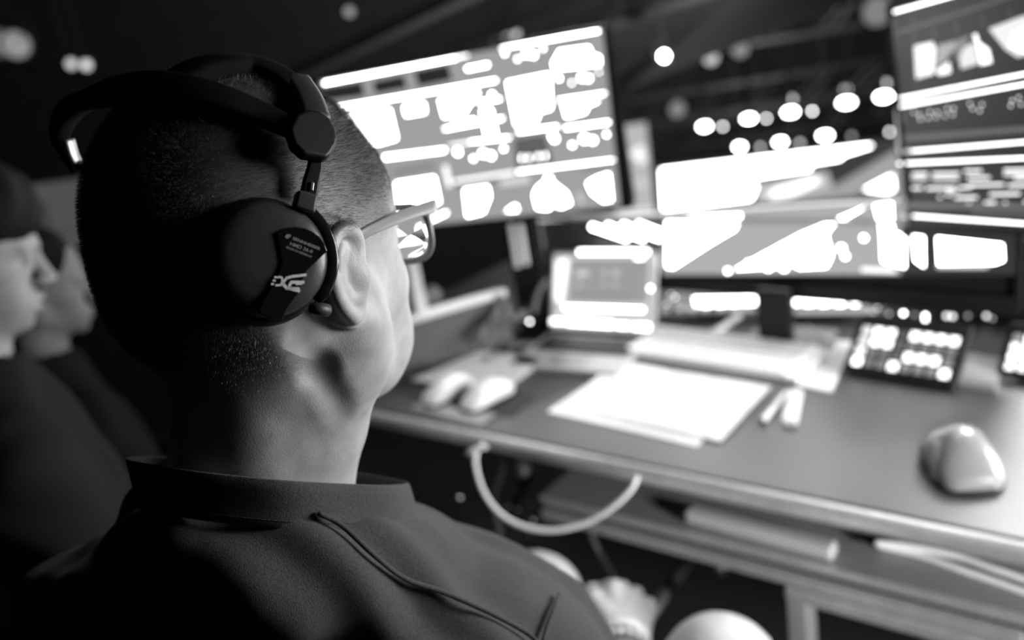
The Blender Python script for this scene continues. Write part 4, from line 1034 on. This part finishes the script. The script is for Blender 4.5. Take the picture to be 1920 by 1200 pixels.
P.poly([(330, 215), (1000, 215), (980, 590), (300, 580)], 0.33)
P.bar((370, 335), (480, 335), 40, 0.75).bar((600, 330), (640, 330), 40, 0.6).bar((690, 330), (740, 330), 40, 0.7).bar((400, 400), (400, 450), 30, 0.6).bar((610, 400), (610, 450), 30, 0.5).bar((710, 400), (710, 450), 30, 0.55).bar((400, 525), (860, 535), 10, 0.16)
P.bar((265, 630), (955, 650), 32, 9).dot(1015, 465, 18, 9)
P.bar((150, 748), (290, 755), 44, 4).bar((300, 755), (690, 778), 54, 7).bar((720, 785), (830, 792), 44, 6).bar((860, 795), (1010, 802), 50, 7).bar((190, 690), (480, 705), 10, 0.9)
P.build('screen', lt)

# ------------------------------------------------------------------ button control pads
def keypad(pxA, pxB, label, lit, ang=42, wreal=None, Lr=0.62):
    a = G(*pxA); b = G(*pxB); w_ = np.linalg.norm(b-a)
    u = nrm(b-a); bk = A(-u[1], u[0], 0); bk = bk if bk[1] > 0 else -bk
    L = w_*Lr; cA = math.radians(ang); up = bk*math.cos(cA)+A(0, 0, 1)*math.sin(cA)
    t = thing('button_pad', label, 'control pad', (a+b)/2)
    n = np.cross(u, up)
    n = n if n[2] > 0 else -n
    o = a+A(0, 0, 0.006)
    MB().box(o+u*w_/2+up*L/2, u*w_/2, up*L/2, n*0.006).build('case', black, t, bevel=0.004)
    MB().prism([o+u*w_*0.1+up*L*0.85, o+u*w_*0.1+up*L*0.85+A(0, 0, 0.0)-n*0.004, A(*(o+u*w_*0.1+up*L*1.05)[:2], Z0), A(*(o+u*w_*0.1+up*L*0.9)[:2], Z0)], u*w_*0.8).build('prop_stand', black, t)
    nc, nr = 8, 4; mx_, my0, my1 = 0.06, 0.10, 0.20
    ck = (1-2*mx_)/nc; rk = (1-my0-my1)/nr
    for r_ in range(nr):
        for c_ in range(nc):
            lv = lit[r_][c_]
            p = o+u*w_*(mx_+(c_+0.5)*ck)+up*L*(my0+(nr-1-r_+0.5)*rk)+n*0.0068
            k_ = MB().box(p, u*w_*ck*0.36, up*L*rk*0.38, n*0.0012).build('button', E(lv), t, bevel=0.0012)
    return t
W = 3.2
keypad((1580, 703), (1792, 738), 'black button pad with four rows of glowing keys right of the keyboard',
       [[1.2, W, W, 0.10, W, W, W, W], [1.2, W, W, 0.15, 0.25, 0.25, 0.25, 0.25], [1.8, 0.25, 0.22, 0.15, W, W, W, 0.3], [4.0, 0.25, 0.28, W, 0.32, 0.32, 0.32, W]])
keypad((1866, 712), (2085, 745), 'second glowing button pad, cut off by the right photo edge',
       [[0.4, W, 1.2, W, 0.2, W, W, W], [2.5, W, 0.2, W, 0.2, 0.2, 0.2, 0.2], [3.0, 2.0, 0.2, W, W, W, 0.2, W], [2.5, 2.0, 0.2, W, 0.2, 0.2, 0.2, W]])
nt_o = slab('note_block', [(1800, 712), (1868, 722), (1880, 672), (1815, 662)], Z0, 0.012, mat('grey_paper_block', 0.28, 0.7), 'small grey note block on desk between the two button pads', 'note block', bevel=0.001)

# ------------------------------------------------------------------ mixing surface behind, low lit displays and knobs
ms = [G(1235, 606), (G(1665, 604)), G(1650, 566), G(1250, 560)]
mt2 = thing('mixing_console', 'low console with long lit strip display behind the black monitor stand', 'console', sum(ms)/4)
mu = nrm(ms[1]-ms[0]); mb_ = A(-mu[1], mu[0], 0); mb_ = mb_ if mb_[1] > 0 else -mb_
mw = np.linalg.norm(ms[1]-ms[0]); mdp = 0.30
def MS(a, b, z): return ms[0]+mu*a+mb_*b+A(0, 0, z)
MB().prism([MS(0, 0, 0.001), MS(0, 0, 0.020), MS(0, mdp, 0.045), MS(0, mdp, 0.001)], mu*mw).build('body', mat('console_metal', 0.10, 0.4, 0.4), mt2, bevel=0.003)
mpn = Plane(MS(0, 0, 0.021), mu, -(MS(0, mdp, 0.046)-MS(0, 0, 0.021)))
P = Picture(mpn, zr)
P.poly([(1300, 558), (1425, 556), (1425, 571), (1305, 576)], 10).poly([(1490, 556), (1615, 558), (1610, 573), (1490, 573)], 10).poly([(1270, 575), (1425, 578), (1425, 584), (1270, 582)], 0.5).poly([(1490, 580), (1640, 578), (1640, 588), (1490, 590)], 0.5)
for x, y, r, l in ((1258, 552, 3, 3), (1266, 558, 3, 5), (1250, 571, 3, 3), (1255, 580, 3, 1.5), (1627, 552, 3, 8), (1631, 560, 3, 8), (1645, 555, 3, 1), (1645, 578, 3, 4), (1638, 586, 3, 2), (1620, 553, 3, 2)): P.dot(x, y, r, l)
P.build('display', mt2)
for i in range(14):
    p = MS(mw*(0.06+i*0.065), 0.02, 0.020)
    MB().lathe(p, A(0, 0, 1), [(0, 0.006), (0.001, 0.0065), (0.009, 0.0055), (0.010, 0.004)], 16).build('knob', alu_dim if i % 3 else black, mt2, smooth=True)
# indicator strip on the right
rs_ = [G(1655, 610), G(1905, 622)]
it = thing('patch_panel', 'narrow equipment strip with small indicator lamps behind the button pads', 'panel', (rs_[0]+rs_[1])/2)
iu = nrm(rs_[1]-rs_[0]); ib = A(-iu[1], iu[0], 0); ib = ib if ib[1] > 0 else -ib; iw = np.linalg.norm(rs_[1]-rs_[0])
MB().box((rs_[0]+rs_[1])/2+A(0, 0, 0.013)+ib*0.05, iu*iw/2, ib*0.02, A(0, 0, 0.012)).build('housing', dark, it, bevel=0.002)
ip = Plane((rs_[0]+rs_[1])/2+ib*0.0295, iu, A(0, 0, -1))
for x, y, r, lv in ((1667, 588, 3, 1.5), (1694, 587, 4, 12), (1735, 592, 4, 12), (1735, 600, 4, 12), (1775, 592, 5, 3), (1786, 593, 5, 3), (1815, 592, 4, 0.8), (1850, 592, 5, 2.5), (1862, 596, 5, 1.2), (1890, 588, 3, 1.0), (1715, 590, 4, 0.7)):
    MB().sphere(ip.at(x, y, 0.001), 0.0006*r+0.0008, 10).build('indicator_lamp', E(lv), it, smooth=True)

# pen-like stylus and a cable plug behind the keyboard
a, b = G(1312, 640, Z0+0.006), D(1388, 592, 1.75)
b = G(1388, 592, Z0+0.03)
MB().tube([a, a+(b-a)*0.12, b], [0.004, 0.0075, 0.006], 14).build('marker', white_pl, smooth=True)
tag(bpy.data.objects['marker'], 'pale marker leaning behind the keyboard left of the black stand', 'marker')
a = G(1545, 632, Z0+0.006); b = G(1566, 646, Z0+0.006)
MB().tube([a-(b-a)*1.6+A(0, 0, 0.0), a, a, b], [0.0025, 0.003, 0.0055, 0.0055], 12).build('cable_plug', white_pl, smooth=True)
tag(bpy.data.objects['cable_plug'], 'small bright cable plug lying between keyboard and button pad', 'plug')

# ------------------------------------------------------------------ things on and under the desk
# white cable loop hanging under the front edge
lp_ = [(905, 832, 1.30), (893, 850, 1.29), (893, 880, 1.27), (908, 925, 1.25), (940, 965, 1.23), (985, 988, 1.21), (1040, 994, 1.19), (1100, 980, 1.17), (1150, 950, 1.15), (1183, 918, 1.14), (1195, 893, 1.14)]
cb = MB().tube(spline([D(*p) for p in lp_], 8), 0.0036, 12).build('cable', cable_m, smooth=True)
tag(cb, 'white cable hanging in a loop below the front desk edge', 'cable', 'pale cables on the desk frame')
cp = MB().tube([D(876, 853, 1.30), D(893, 843, 1.29)], 0.0045, 12).tube([D(893, 843, 1.29), D(912, 838, 1.28)], 0.003, 12).build('cable_clip', cable_m, smooth=True)
tag(cp, 'small pale clip holding the white cable loop at the desk edge', 'clip')
for i, pts in enumerate(([(1645, 1022), (1720, 1040), (1800, 1068), (1870, 1092), (1960, 1125)], [(1640, 1018), (1700, 1024), (1790, 1042), (1860, 1066), (1960, 1100)])):
    Q = [G(x, y, ZS+0.004+0.008*i) for x, y in pts]
    o = MB().tube(spline(Q, 8), 0.0042, 10).build('cable', cable_m, smooth=True)
    tag(o, ['lower of two pale cables lying on the shelf at far right', 'upper of two pale cables lying on the shelf at far right'][i], 'cable', 'pale cables on the desk frame')
a = G(1566, 1034, ZS+0.011); b = G(1290, 962, ZS+0.011); d_ = nrm(b-a); sd_ = np.cross(d_, A(0, 0, 1))
bt = MB().box((a+b)/2, d_*np.linalg.norm(b-a)/2, sd_*0.013, A(0, 0, 0.0105)).build('cable_duct', mat('pale_duct', 0.5, 0.4), bevel=0.006)
tag(bt, 'pale rounded cable duct lying on the lower shelf under the desk edge', 'cable duct')
# cables and hardware in the shade below
def dcable(pts, r, label, m=black):
    o = MB().tube(spline([D(*p) for p in pts], 7), r, 10).build('cable', m, smooth=True); tag(o, label, 'cable', 'dark cables under the desk'); return o
dcable([(935, 840, 1.55), (940, 880, 1.5), (925, 930, 1.45), (935, 990, 1.4), (925, 1050, 1.4), (880, 1100, 1.5)], 0.007, 'thick dark cable dropping behind the white loop', dark)
dcable([(985, 850, 1.60), (990, 900, 1.55), (965, 950, 1.5), (990, 1000, 1.45), (1020, 1060, 1.5)], 0.005, 'thin dark cable winding down beside the hanging tube', black)
dcable([(1100, 950, 1.4), (1108, 1000, 1.4), (1125, 1040, 1.4), (1150, 1080, 1.45)], 0.006, 'short dark cable hanging right of the white loop end', dark)
hb = MB().tube([D(972, 850, 1.50), D(985, 905, 1.48)], 0.016, 16).build('power_supply', dark, smooth=True); tag(hb, 'dark round-edged power supply hanging inside the white cable loop', 'power supply')
for i, (x, y, d) in enumerate(((862, 934, 1.33), (930, 930, 1.5), (945, 938, 1.5), (972, 956, 1.48), (995, 945, 1.46), (1000, 975, 1.45), (938, 985, 1.42), (952, 950, 1.5), (1280, 964, 1.25))):
    o = MB().sphere(D(x, y, d), 0.0030 if i else 0.0036, 12).build('screw_head', alu, smooth=True)
    tag(o, 'small shiny screw head under the desk catching a point of light', 'screw', 'shiny screw heads under the desk')
# slanting floor brace and chair parts
br_ = MB().tube([D(1218, 1150, 1.30), D(1305, 1030, 1.75)], 0.011, 14).build('support_strut', alu_dim, smooth=True); tag(br_, 'slanting metal strut below the desk between the hand and desk leg', 'strut')
cs = MB().lathe(D(1350, 1062, 1.6), A(0, 0, 1), [(-0.012, 0.012), (0.0, 0.016), (0.012, 0.012)], 20).build('caster_cap', alu_dim, smooth=True); tag(cs, 'small round metal cap under the desk right of the strut', 'cap')

# ------------------------------------------------------------------ behind the desk
# long side counter on the left with a lit rail
qa, qb = G(700, 612, 0.86), G(945, 540, 0.86)
sc_ = thing('desk_divider', 'low dark divider with pale top rail beyond the eyeglasses', 'divider', A(*((qa+qb)/2)[:2], Z0))
qu = nrm(qb-qa); qn = A(-qu[1], qu[0], 0); qw = np.linalg.norm(qb-qa)
qn = qn if qn[1] > 0 else -qn
qa = qa-qu*0.12; qw += 0.12
MB().box(qa+qu*qw/2-A(0, 0, 0.007), qu*qw/2, qn*0.012, A(0, 0, 0.007)).build('top_rail', mat('pale_rail', 0.75, 0.5), sc_, bevel=0.003)
MB().box(qa+qu*qw/2-A(0, 0, 0.0675)+qn*0.002, qu*qw/2, qn*0.006, A(0, 0, 0.0525)).build('front_panel', mat('divider_panel', 0.09, 0.7), sc_)
for i, (x, y, r) in enumerate(((755, 585, 0.030), (802, 572, 0.028), (830, 562, 0.020))):
    c = G(x, y, 0.86)+qn*0.06; hgt = 0.138
    o = MB().lathe(A(c[0], c[1], Z0), A(0, 0, 1), [(0, r*0.8), (hgt*0.5, r), (hgt*0.88, r), (hgt*0.97, r*0.6), (hgt, 0.002)], 24).build('lidded_cup', mat('grey_cup', 0.16, 0.6), smooth=True)
    tag(o, ['leftmost lidded dark cup behind the divider rail beside the post', 'middle lidded dark cup behind the divider rail, right of the post', 'smallest lidded dark cup behind the rail, right of the other two'][i], 'cup', 'cups behind the divider')
pa = G(789, 583, 0.86); pb = D(762, 430, np.dot(pa-CAM, fw))
pp = MB().box(A(pa[0], pa[1], (pa[2]+pb[2])/2), qu*0.012, qn*0.010, A(0, 0, (pb[2]-pa[2])/2)).build('post', mat('pale_post', 0.7, 0.5), bevel=0.002)
tag(pp, 'slim pale post standing on the divider rail under the eyeglass lens', 'post')
# desk clutter behind the notebook: bent goose-neck lamp arms and small boxes
def arm_(pts, r, label):
    o = MB().tube(spline([D(*p) for p in pts], 7), r, 10).build('flexible_arm', mat('dark_rubber_arm', 0.09, 0.5), smooth=True); tag(o, label, 'arm', 'bent dark arms behind the laptop'); return o
arm_([(905, 655, 1.70), (925, 610, 1.72), (935, 570, 1.75), (930, 555, 1.76), (950, 575, 1.74), (955, 600, 1.72), (990, 585, 1.72)], 0.009, 'bent dark arm rising behind notebook and turning towards the laptop')
arm_([(900, 640, 1.68), (910, 615, 1.7), (930, 600, 1.7), (950, 610, 1.7)], 0.007, 'short curled dark arm at the foot of the bent one')
arm_([(1000, 585, 1.75), (1010, 545, 1.78), (1030, 520, 1.8)], 0.006, 'thin dark arm leaning up against the left laptop edge')
slab('memory_card_case', [(830, 650), (905, 628), (920, 638), (850, 662)], Z0, 0.006, grey_pl, 'thin grey card case behind the notebook on its left', 'case')
slab('remote_control', [(948, 640), (1000, 640), (1004, 650), (950, 652)], Z0, 0.008, mat('grey_remote', 0.16, 0.5), 'small grey remote control behind the notebook by the laptop', 'remote')
slab('remote_control', [(878, 644), (930, 642), (932, 652), (878, 654)], Z0, 0.008, mat('dark_grey_remote', 0.09, 0.5), 'darker remote control behind the notebook, left of its pair', 'remote')
slab('mouse_cord_box', [(700, 690), (790, 675), (800, 705), (720, 722)], Z0, 0.006, dark, 'thin dark box on the desk by the jaw of the operator', 'box')
o = MB().sphere(D(993, 603, 1.78), 0.0032, 12).build('indicator_lamp', E(9), smooth=True); tag(o, 'single round indicator lamp glowing in the dark left of laptop', 'lamp')
o.location[2] += 0

# slim frame panel between the multi-view and the wide display
fp_ = D(1010, 415, 1.9)
pv = thing('backdrop_monitor', 'pale hanging side screen far behind, right of the multi-view monitor', 'screen', D(1190, 330, 6.5))
sp = Plane(D(1152, 236, 6.5), rt*math.cos(RHO)-dn*math.sin(RHO), A(0, 0, -1)); 
w1, h1_ = sp.uv(1228, 398)
MB().box(sp.p(w1/2, h1_/2, -0.03), sp.u*w1/2, sp.v*h1_/2, sp.n*0.025).build('housing', dark, pv)
P = Picture(sp, zr, 40)
P.poly([(1135, 240), (1211, 229), (1228, 398), (1155, 404)], 0.50).poly([(1180, 285), (1205, 270), (1213, 300), (1205, 308), (1185, 295)], 1.1).poly([(1165, 345), (1216, 338), (1218, 345), (1166, 352)], 0.75).poly([(1160, 395), (1225, 388), (1226, 396), (1160, 402)], 0.9)
P.build('screen', pv)
# the stage beyond: LED wall
lw = Plane(D(1240, 320, 7.5), A(math.cos(math.radians(-12)), math.sin(math.radians(-12)), 0), A(0, 0, -1))
lt_ = thing('led_wall', 'huge bright stage LED wall beyond the desk above the wide display', 'led wall', lw.at(1460, 400))
a0, b0_ = lw.uv(1232, 300); a1, b1_ = lw.uv(1700, 400)
MB().box(lw.p((a0+a1)/2, (b0_+b1_)/2+0.35, -0.06), lw.u*((a1-a0)/2+0.05), lw.v*((b1_-b0_)/2+0.1), lw.n*0.05).build('housing', dark, lt_)
P = Picture(lw, zr, 40)
P.poly([(1232, 311), (1640, 262), (1700, 256), (1700, 392), (1240, 402)], 0.05)
P.poly([(1240, 318), (1632, 271), (1634, 273), (1580, 290), (1575, 297), (1520, 306), (1518, 316), (1396, 335), (1418, 348), (1408, 372), (1244, 392)], 12)
P.poly([(1420, 345), (1550, 320), (1560, 348), (1500, 372), (1415, 380)], 0.6).poly([(1450, 355), (1530, 330), (1535, 342), (1480, 368), (1440, 372)], 2.0)
P.poly([(1470, 372), (1565, 348), (1680, 280), (1690, 330), (1600, 368), (1500, 380)], 0.38).poly([(1620, 355), (1672, 328), (1676, 355), (1662, 360)], 8)
P.build('screen', lt_)
# stage lights on two trusses
truss_m = mat('truss_metal', 0.10, 0.5, 0.5)
def truss(pxa, pxb, d, label):
    a, b = D(*pxa, d), D(*pxb, d); b[2] = a[2]
    t = thing('truss', label, 'truss', (a+b)/2, 'lighting trusses'); x = nrm(b-a); y = np.cross(A(0, 0, 1), x); L = np.linalg.norm(b-a)
    for dy, dz in ((-0.15, -0.15), (0.15, -0.15), (-0.15, 0.15), (0.15, 0.15)): MB().tube([a+y*dy+A(0, 0, dz), b+y*dy+A(0, 0, dz)], 0.025, 8).build('chord', truss_m, t, smooth=True)
    n = int(L/0.3)
    for dy in (-0.15, 0.15):
        MB().tube([a+x*L*i/n+y*dy+A(0, 0, 0.15*(1 if i % 2 else -1)) for i in range(n+1)], 0.012, 6, up=y).build('lacing', truss_m, t)
    for e_ in (0.1, 0.9): MB().tube([a+x*L*e_+A(0, 0, 0.15), A(*(a+x*L*e_)[:2], 5.0)], 0.02, 8).build('hanging_rod', truss_m, t)
    return t
truss((1100, 232), (1950, 92), 9.8, 'nearer dark lighting truss carrying the upper row of stage lamps')
truss((1200, 275), (1950, 175), 11.4, 'farther dark lighting truss carrying the lower row of stage lamps')
truss((1080, 110), (1950, -40), 8.4, 'topmost dark lighting truss crossing above the other two')
def make_light(lens_m, r):
    t = thing('stage_light', 'stage light', 'stage light', (0, 0, 0), 'stage lights on the trusses')
    h = r*1.15+0.012
    MB().lathe((0, 0, 0), A(0, -1, 0), [(-2.4*h, h*0.3), (-2.2*h, h*0.6), (-h, h*0.85), (0, h), (0.01, h), (0.012, h*0.9)], 24).build('housing', truss_m, t, smooth=True)
    MB().tube([A(-h*1.15, h, 0), A(-h*1.15, h, h*1.7), A(h*1.15, h, h*1.7), A(h*1.15, h, 0)], 0.006, 8).build('yoke', truss_m, t)
    MB().lathe((0, -0.013, 0), A(0, -1, 0), [(0, r), (0.004, r*0.9), (0.006, 0.001)], 20).build('lens', lens_m, t, smooth=True)
    return t
protos = {}
def place_light(px, py, d, lv, r, label, sx=1.0, hang=None):
    k = (lv, r)
    c = D(px, py, d)
    if k not in protos: t = protos[k] = make_light(E(lv), r)
    else:
        t = protos[k].copy(); COL.objects.link(t)
        for ch in protos[k].children:
            q_ = ch.copy(); COL.objects.link(q_); q_.parent = t
    t.location = Vector(c); t['label'] = label
    dd = CAM-c; t.rotation_euler = (0, 0, math.atan2(dd[1], dd[0])+math.pi/2); t.scale = (sx, 1, 1)
    if hang is not None:
        MB().tube([c+A(0, 0, (r*1.15+0.012)*1.7), A(c[0], c[1], hang)], 0.008, 8).build('hanging_rod', truss_m, t, loc=c)
        q_ = t.children[-1]; q_.location = (0, 0, 0)
        q_.rotation_euler = (0, 0, -t.rotation_euler[2])
    return t
ord_ = ['first', 'second', 'third', 'fourth', 'fifth', 'sixth', 'seventh', 'eighth']
place_light(1245, 105, 3.4, 40, 0.016, 'single bright round lamp high up right of the multi-view monitor', hang=5.0)
for i, (x, y, lv, r, s_) in enumerate(((1321, 237, 25, 0.028, 1.9), (1355, 237, 14, 0.014, 1), (1404, 222, 25, 0.028, 2.0), (1437, 222, 14, 0.014, 1), (1482, 210, 25, 0.032, 2.0), (1523, 208, 16, 0.015, 1), (1587, 192, 25, 0.036, 2.0), (1657, 181, 25, 0.036, 2.0))):
    place_light(x, y, 9.0, lv, r, '%s lamp from the left in the upper row of bright stage lights' % ord_[i], s_, hang=5.0)
for i, (x, y, lv, r, s_) in enumerate(((1387, 275, 25, 0.030, 1.7), (1426, 276, 2.6, 0.025, 1), (1463, 266, 25, 0.030, 1.9), (1500, 268, 2.6, 0.025, 1), (1547, 254, 25, 0.034, 2.0), (1597, 255, 1.2, 0.025, 1), (1668, 247, 6, 0.022, 1))):
    place_light(x, y, 10.5, lv, r, '%s lamp from the left in the lower row, just above the LED wall' % ord_[i], s_, hang=5.0)
for i, (x, y) in enumerate(((1484, 186), (1586, 167), (1660, 156))):
    place_light(x, y, 9.2, 2, 0.035, 'faint lamp hanging right above a bright one, %s from the left' % ord_[i], hang=5.0)
for i, (x, y, lv, r) in enumerate(((1325, 88, 0.4, 0.06), (1333, 108, 0.8, 0.06), (1375, 58, 0.8, 0.03), (1396, 54, 0.8, 0.03), (1388, 92, 0.3, 0.07), (1645, 22, 0.22, 0.12), (1197, 110, 0.25, 0.08), (1270, 205, 0.25, 0.07))):
    place_light(x, y, 7.5, lv, r, ['dim lamp above a brighter one, right of the big single lamp', 'dim wide lamp just under another, right of big single lamp', 'left of two small dim lamps below the ceiling panel', 'right of two small dim lamps below the ceiling panel', 'tilted dim lamp under the pair of small dim ones', 'dim round lamp touching the top corner of the right-hand monitor', 'barely visible lamp left of the big single lamp', 'barely visible lamp below and right of the big single lamp'][i], hang=5.0)
for i, (x, y, lv, d) in enumerate(((8, 82, 0.26, 6.0), (30, 84, 0.28, 6.0), (134, 120, 0.9, 6.0), (162, 122, 1.1, 6.0), (924, 66, 1.4, 6.0), (948, 60, 1.4, 6.0), (966, 62, 1.0, 6.2), (655, 22, 0.4, 6.0))):
    place_light(x, y, d, lv, 0.09 if i < 2 else 0.032, ['left half of the blurred dim lamp at top left corner', 'right half of the blurred dim lamp at top left corner', 'left one of the small lamp pair above the headband', 'right one of the small lamp pair above the headband', 'leftmost of three dim lamps above the multi-view monitor', 'middle of three dim lamps above the multi-view monitor', 'rightmost of three dim lamps above the multi-view monitor', 'very faint lamp near top edge left of the sloping beams'][i], hang=5.0)

# beams and ceiling panel of the control position
def beam(p, q, w_, m, name):
    a, b = D(*p), D(*q); d_ = nrm(b-a); s_ = nrm(np.cross(d_, fw)); n_ = np.cross(d_, s_)
    o = MB().box((a+b)/2, d_*np.linalg.norm(b-a)/2, s_*w_, n_*0.03).build(name, m); o['kind'] = 'structure'; return o
beam_m = mat('grey_beam', 0.22, 0.6, noise=0.2, nscale=4)
beam((520, 158, 4.6), (900, -25, 3.4), 0.030, beam_m, 'trim_1')
beam((840, 92, 4.4), (1160, -25, 3.8), 0.022, mat('dark_beam', 0.07, 0.6), 'trim_2')
beam((1100, 58, 4.0), (1420, -50, 3.2), 0.018, beam_m, 'trim_3')
o = MB().prism([D(1050, 75, 4.2), D(1440, -55, 3.5), D(1800, -75, 3.9), D(1165, 172, 4.9), D(1060, 210, 5.0)], A(0, 0, 0.04)).build('trim_4', room2_m); o['kind'] = 'structure'
# grey wall screen far left
gp = Plane(D(36, 345, 3.6), rt*math.cos(RHO)*1.0-dn*math.sin(RHO)+fw*0.15, A(0, 0, -1))
a1, b1_ = gp.uv(210, 455)
gt = thing('wall_screen', 'dim grey wall screen behind the two people at left', 'screen', gp.p(0, b1_))
MB().box(gp.p(a1/2, b1_/2, -0.02), gp.u*a1/2, gp.v*b1_/2, gp.n*0.018).build('housing', dark, gt, bevel=0.004)
P = Picture(gp, zr, 15); P._add([gp.p(0.01, 0.01), gp.p(a1-0.01, 0.01), gp.p(a1-0.01, b1_-0.01), gp.p(0.01, b1_-0.01)], 0.075)
P.poly([(66, 385), (88, 375), (98, 430), (80, 440)], 0.045).poly([(88, 430), (150, 428), (150, 436), (90, 438)], 0.055)
P.build('screen', gt)

# ------------------------------------------------------------------ the two people at the left
jacket2 = mat('black_jacket_cloth', 0.018, 0.85, spec=0.2, noise=0.2, nscale=300)
def background_person(nose_px, d, az, pitch, label, hair_big, neck_drop=0.20, smile=False, side=0.0):
    R_ = frame(az, pitch); H_ = D(*nose_px, d)-R_ @ A(0, 0.118, -0.042)
    B_ = frame(az-8)
    f = Field((-0.11, -0.14, -0.26), (0.11, 0.135, 0.125), 0.0026)
    head_field(f)
    nb_ = (A(0, 0, -neck_drop)+B_ @ A(0, -0.03, 0)) @ R_
    f.cone((0, -0.02, -0.06), nb_, 0.052, 0.052, k=0.03)
    ear_field(f, 1, beta=20, sc=1.0, c0=(0.0735, -0.008, -0.022)); ear_field(f, -1, beta=20, sc=1.0, c0=(-0.0735, -0.008, -0.022))
    V1, F1 = f.mesh(1); V1 = xf(V1, R_, H_)
    N_ = H_+B_ @ A(0, -0.03, 0)+A(0, 0, -neck_drop)
    def bw(x, y, z): return N_+B_ @ A(x, y, z)
    lo = N_-A(0.45, 0.45, 1.12); hi = N_+A(0.60, 0.65, 0.1); lo[2] = max(lo[2], 0.0)
    seat = N_[2]-0.56
    def limbs(f, g):
        f.cone(bw(0, 0, 0.0), bw(0, 0, -0.1), 0.05+g, 0.08+g, k=0.05)
        f.cone(bw(-0.16, 0, -0.09), bw(0.16, 0, -0.09), 0.055+g, k=0.07)
        f.cone(bw(-0.07, 0.01, -0.20), bw(-0.06, 0, -0.50), 0.11+g, 0.12+g, k=0.06); f.cone(bw(0.07, 0.01, -0.20), bw(0.06, 0, -0.50), 0.11+g, 0.12+g, k=0.06)
        for s_ in (-1, 1):
            f.cone(bw(s_*0.18, 0.0, -0.09), bw(s_*0.23, 0.10, -0.34), 0.050+g, 0.042+g, k=0.03)
            f.cone(bw(s_*0.23, 0.10, -0.34), bw(s_*0.12, 0.33, -0.36), 0.042+g, 0.030+g, k=0.02)
            f.cone(bw(s_*0.09, 0.0, -0.52), bw(s_*0.12, 0.42, -0.50), 0.085+g, 0.06+g, k=0.04)
            f.cone(bw(s_*0.12, 0.42, -0.50), A(*bw(s_*0.12, 0.44, 0)[:2], 0.10), 0.055+g, 0.04+g, k=0.03)
            f.cone(A(*bw(s_*0.12, 0.42, 0)[:2], 0.05), A(*bw(s_*0.12, 0.56, 0)[:2], 0.045), 0.042+g, 0.035+g, k=0.02)
    f = Field(lo, hi, 0.011); limbs(f, 0.0)
    for s_ in (-1, 1):
        w0, w1 = bw(s_*0.12, 0.33, -0.36), bw(s_*0.11, 0.40, -0.37)
        f.cone(w0, w1, 0.028, 0.03, k=0.01)
        for q_ in range(4): f.cone(w1+B_ @ A((q_-1.5)*0.020, 0, 0), w1+B_ @ A((q_-1.5)*0.022, 0.06, -0.02), 0.011, 0.009, k=0.002)
        f.cone(w1+B_ @ A(-s_*0.03, -0.03, 0), w1+B_ @ A(-s_*0.055, 0.02, -0.01), 0.012, 0.010, k=0.004)
    V2_, F2_ = f.mesh(1)
    b = link('person', np.concatenate([V1, V2_]), np.concatenate([F1, F2_+len(V1)]), skin2, smooth=True); set_attr(b, 'scalp', np.zeros(len(V1)+len(V2_)))
    tag(b, label, 'person')
    f = Field(lo, hi, 0.009)
    limbs(f, 0.014)
    f.cone(bw(0, -0.005, 0.03), bw(0, 0, -0.08), 0.062, 0.09, k=0.04)
    for s_ in (-1, 1): f.cone(bw(s_*0.115, 0.345, -0.36), bw(s_*0.10, 0.46, -0.375), 0.07, op='s', k=0.004)
    f.cone(bw(0, 0.01, 0.08), bw(0, 0.0, 0.0), 0.056, 0.050, op='s', k=0.006)
    V3, F3 = f.mesh(2)
    V3 = V3+0.004*np.sin(V3[:, [2, 0, 1]]*38+4*np.sin(V3[:, [1, 2, 0]]*14))
    link('jacket_and_trousers', V3, F3, jacket2, b, smooth=True)
    f = Field((-0.12, -0.15, -0.16), (0.12, 0.13, 0.15), 0.003)
    f.ell((0, -0.018, 0.026), (0.085, 0.103, 0.097), k=0)
    if hair_big: f.ell((0, 0.04, 0.05), (0.075, 0.062, 0.062), k=0.02); f.ell((0, -0.06, -0.04), (0.07, 0.05, 0.07), k=0.02)
    f.ell((0, 0.098, -0.050), (0.085, 0.070, 0.066), op='s', k=0.01); f.ell((0.09, 0.03, -0.06), (0.05, 0.045, 0.065), op='s', k=0.01); f.ell((-0.09, 0.03, -0.06), (0.05, 0.045, 0.065), op='s', k=0.01)
    V4, F4 = f.mesh(1)
    V4 = V4*(1+0.02*np.sin(V4[:, :1]*130+V4[:, 2:]*60)*np.sin(V4[:, 1:2]*95))
    link('hair', xf(V4, R_, H_), F4, hair_dark, b, smooth=True)
    return b
background_person((102, 518), 1.22, 62, -17, 'person with dark fringe seen in profile at left edge, mouth slightly open, dark jacket', True)
background_person((184, 551), 1.88, 58, -10, 'farther person at left with raised chin, half hidden behind the profile face, dark clothes', False)
def stool(c, z, label):
    t = thing('stool', label, 'stool', A(c[0], c[1], 0))
    MB().lathe(A(c[0], c[1], z-0.05), A(0, 0, 1), [(0, 0.15), (0.01, 0.19), (0.04, 0.19), (0.05, 0.16)], 32).build('seat', dark, t, smooth=True)
    MB().tube([A(c[0], c[1], 0.05), A(c[0], c[1], z-0.05)], 0.022, 16).build('column', alu_dim, t, smooth=True)
    MB().lathe(A(c[0], c[1], 0), A(0, 0, 1), [(0, 0.20), (0.012, 0.20), (0.03, 0.06), (0.055, 0.03)], 40).build('base', dark_metal, t, smooth=True)
stool(HIP, HIP[2]-0.13, 'round padded stool under the operator in the foreground')
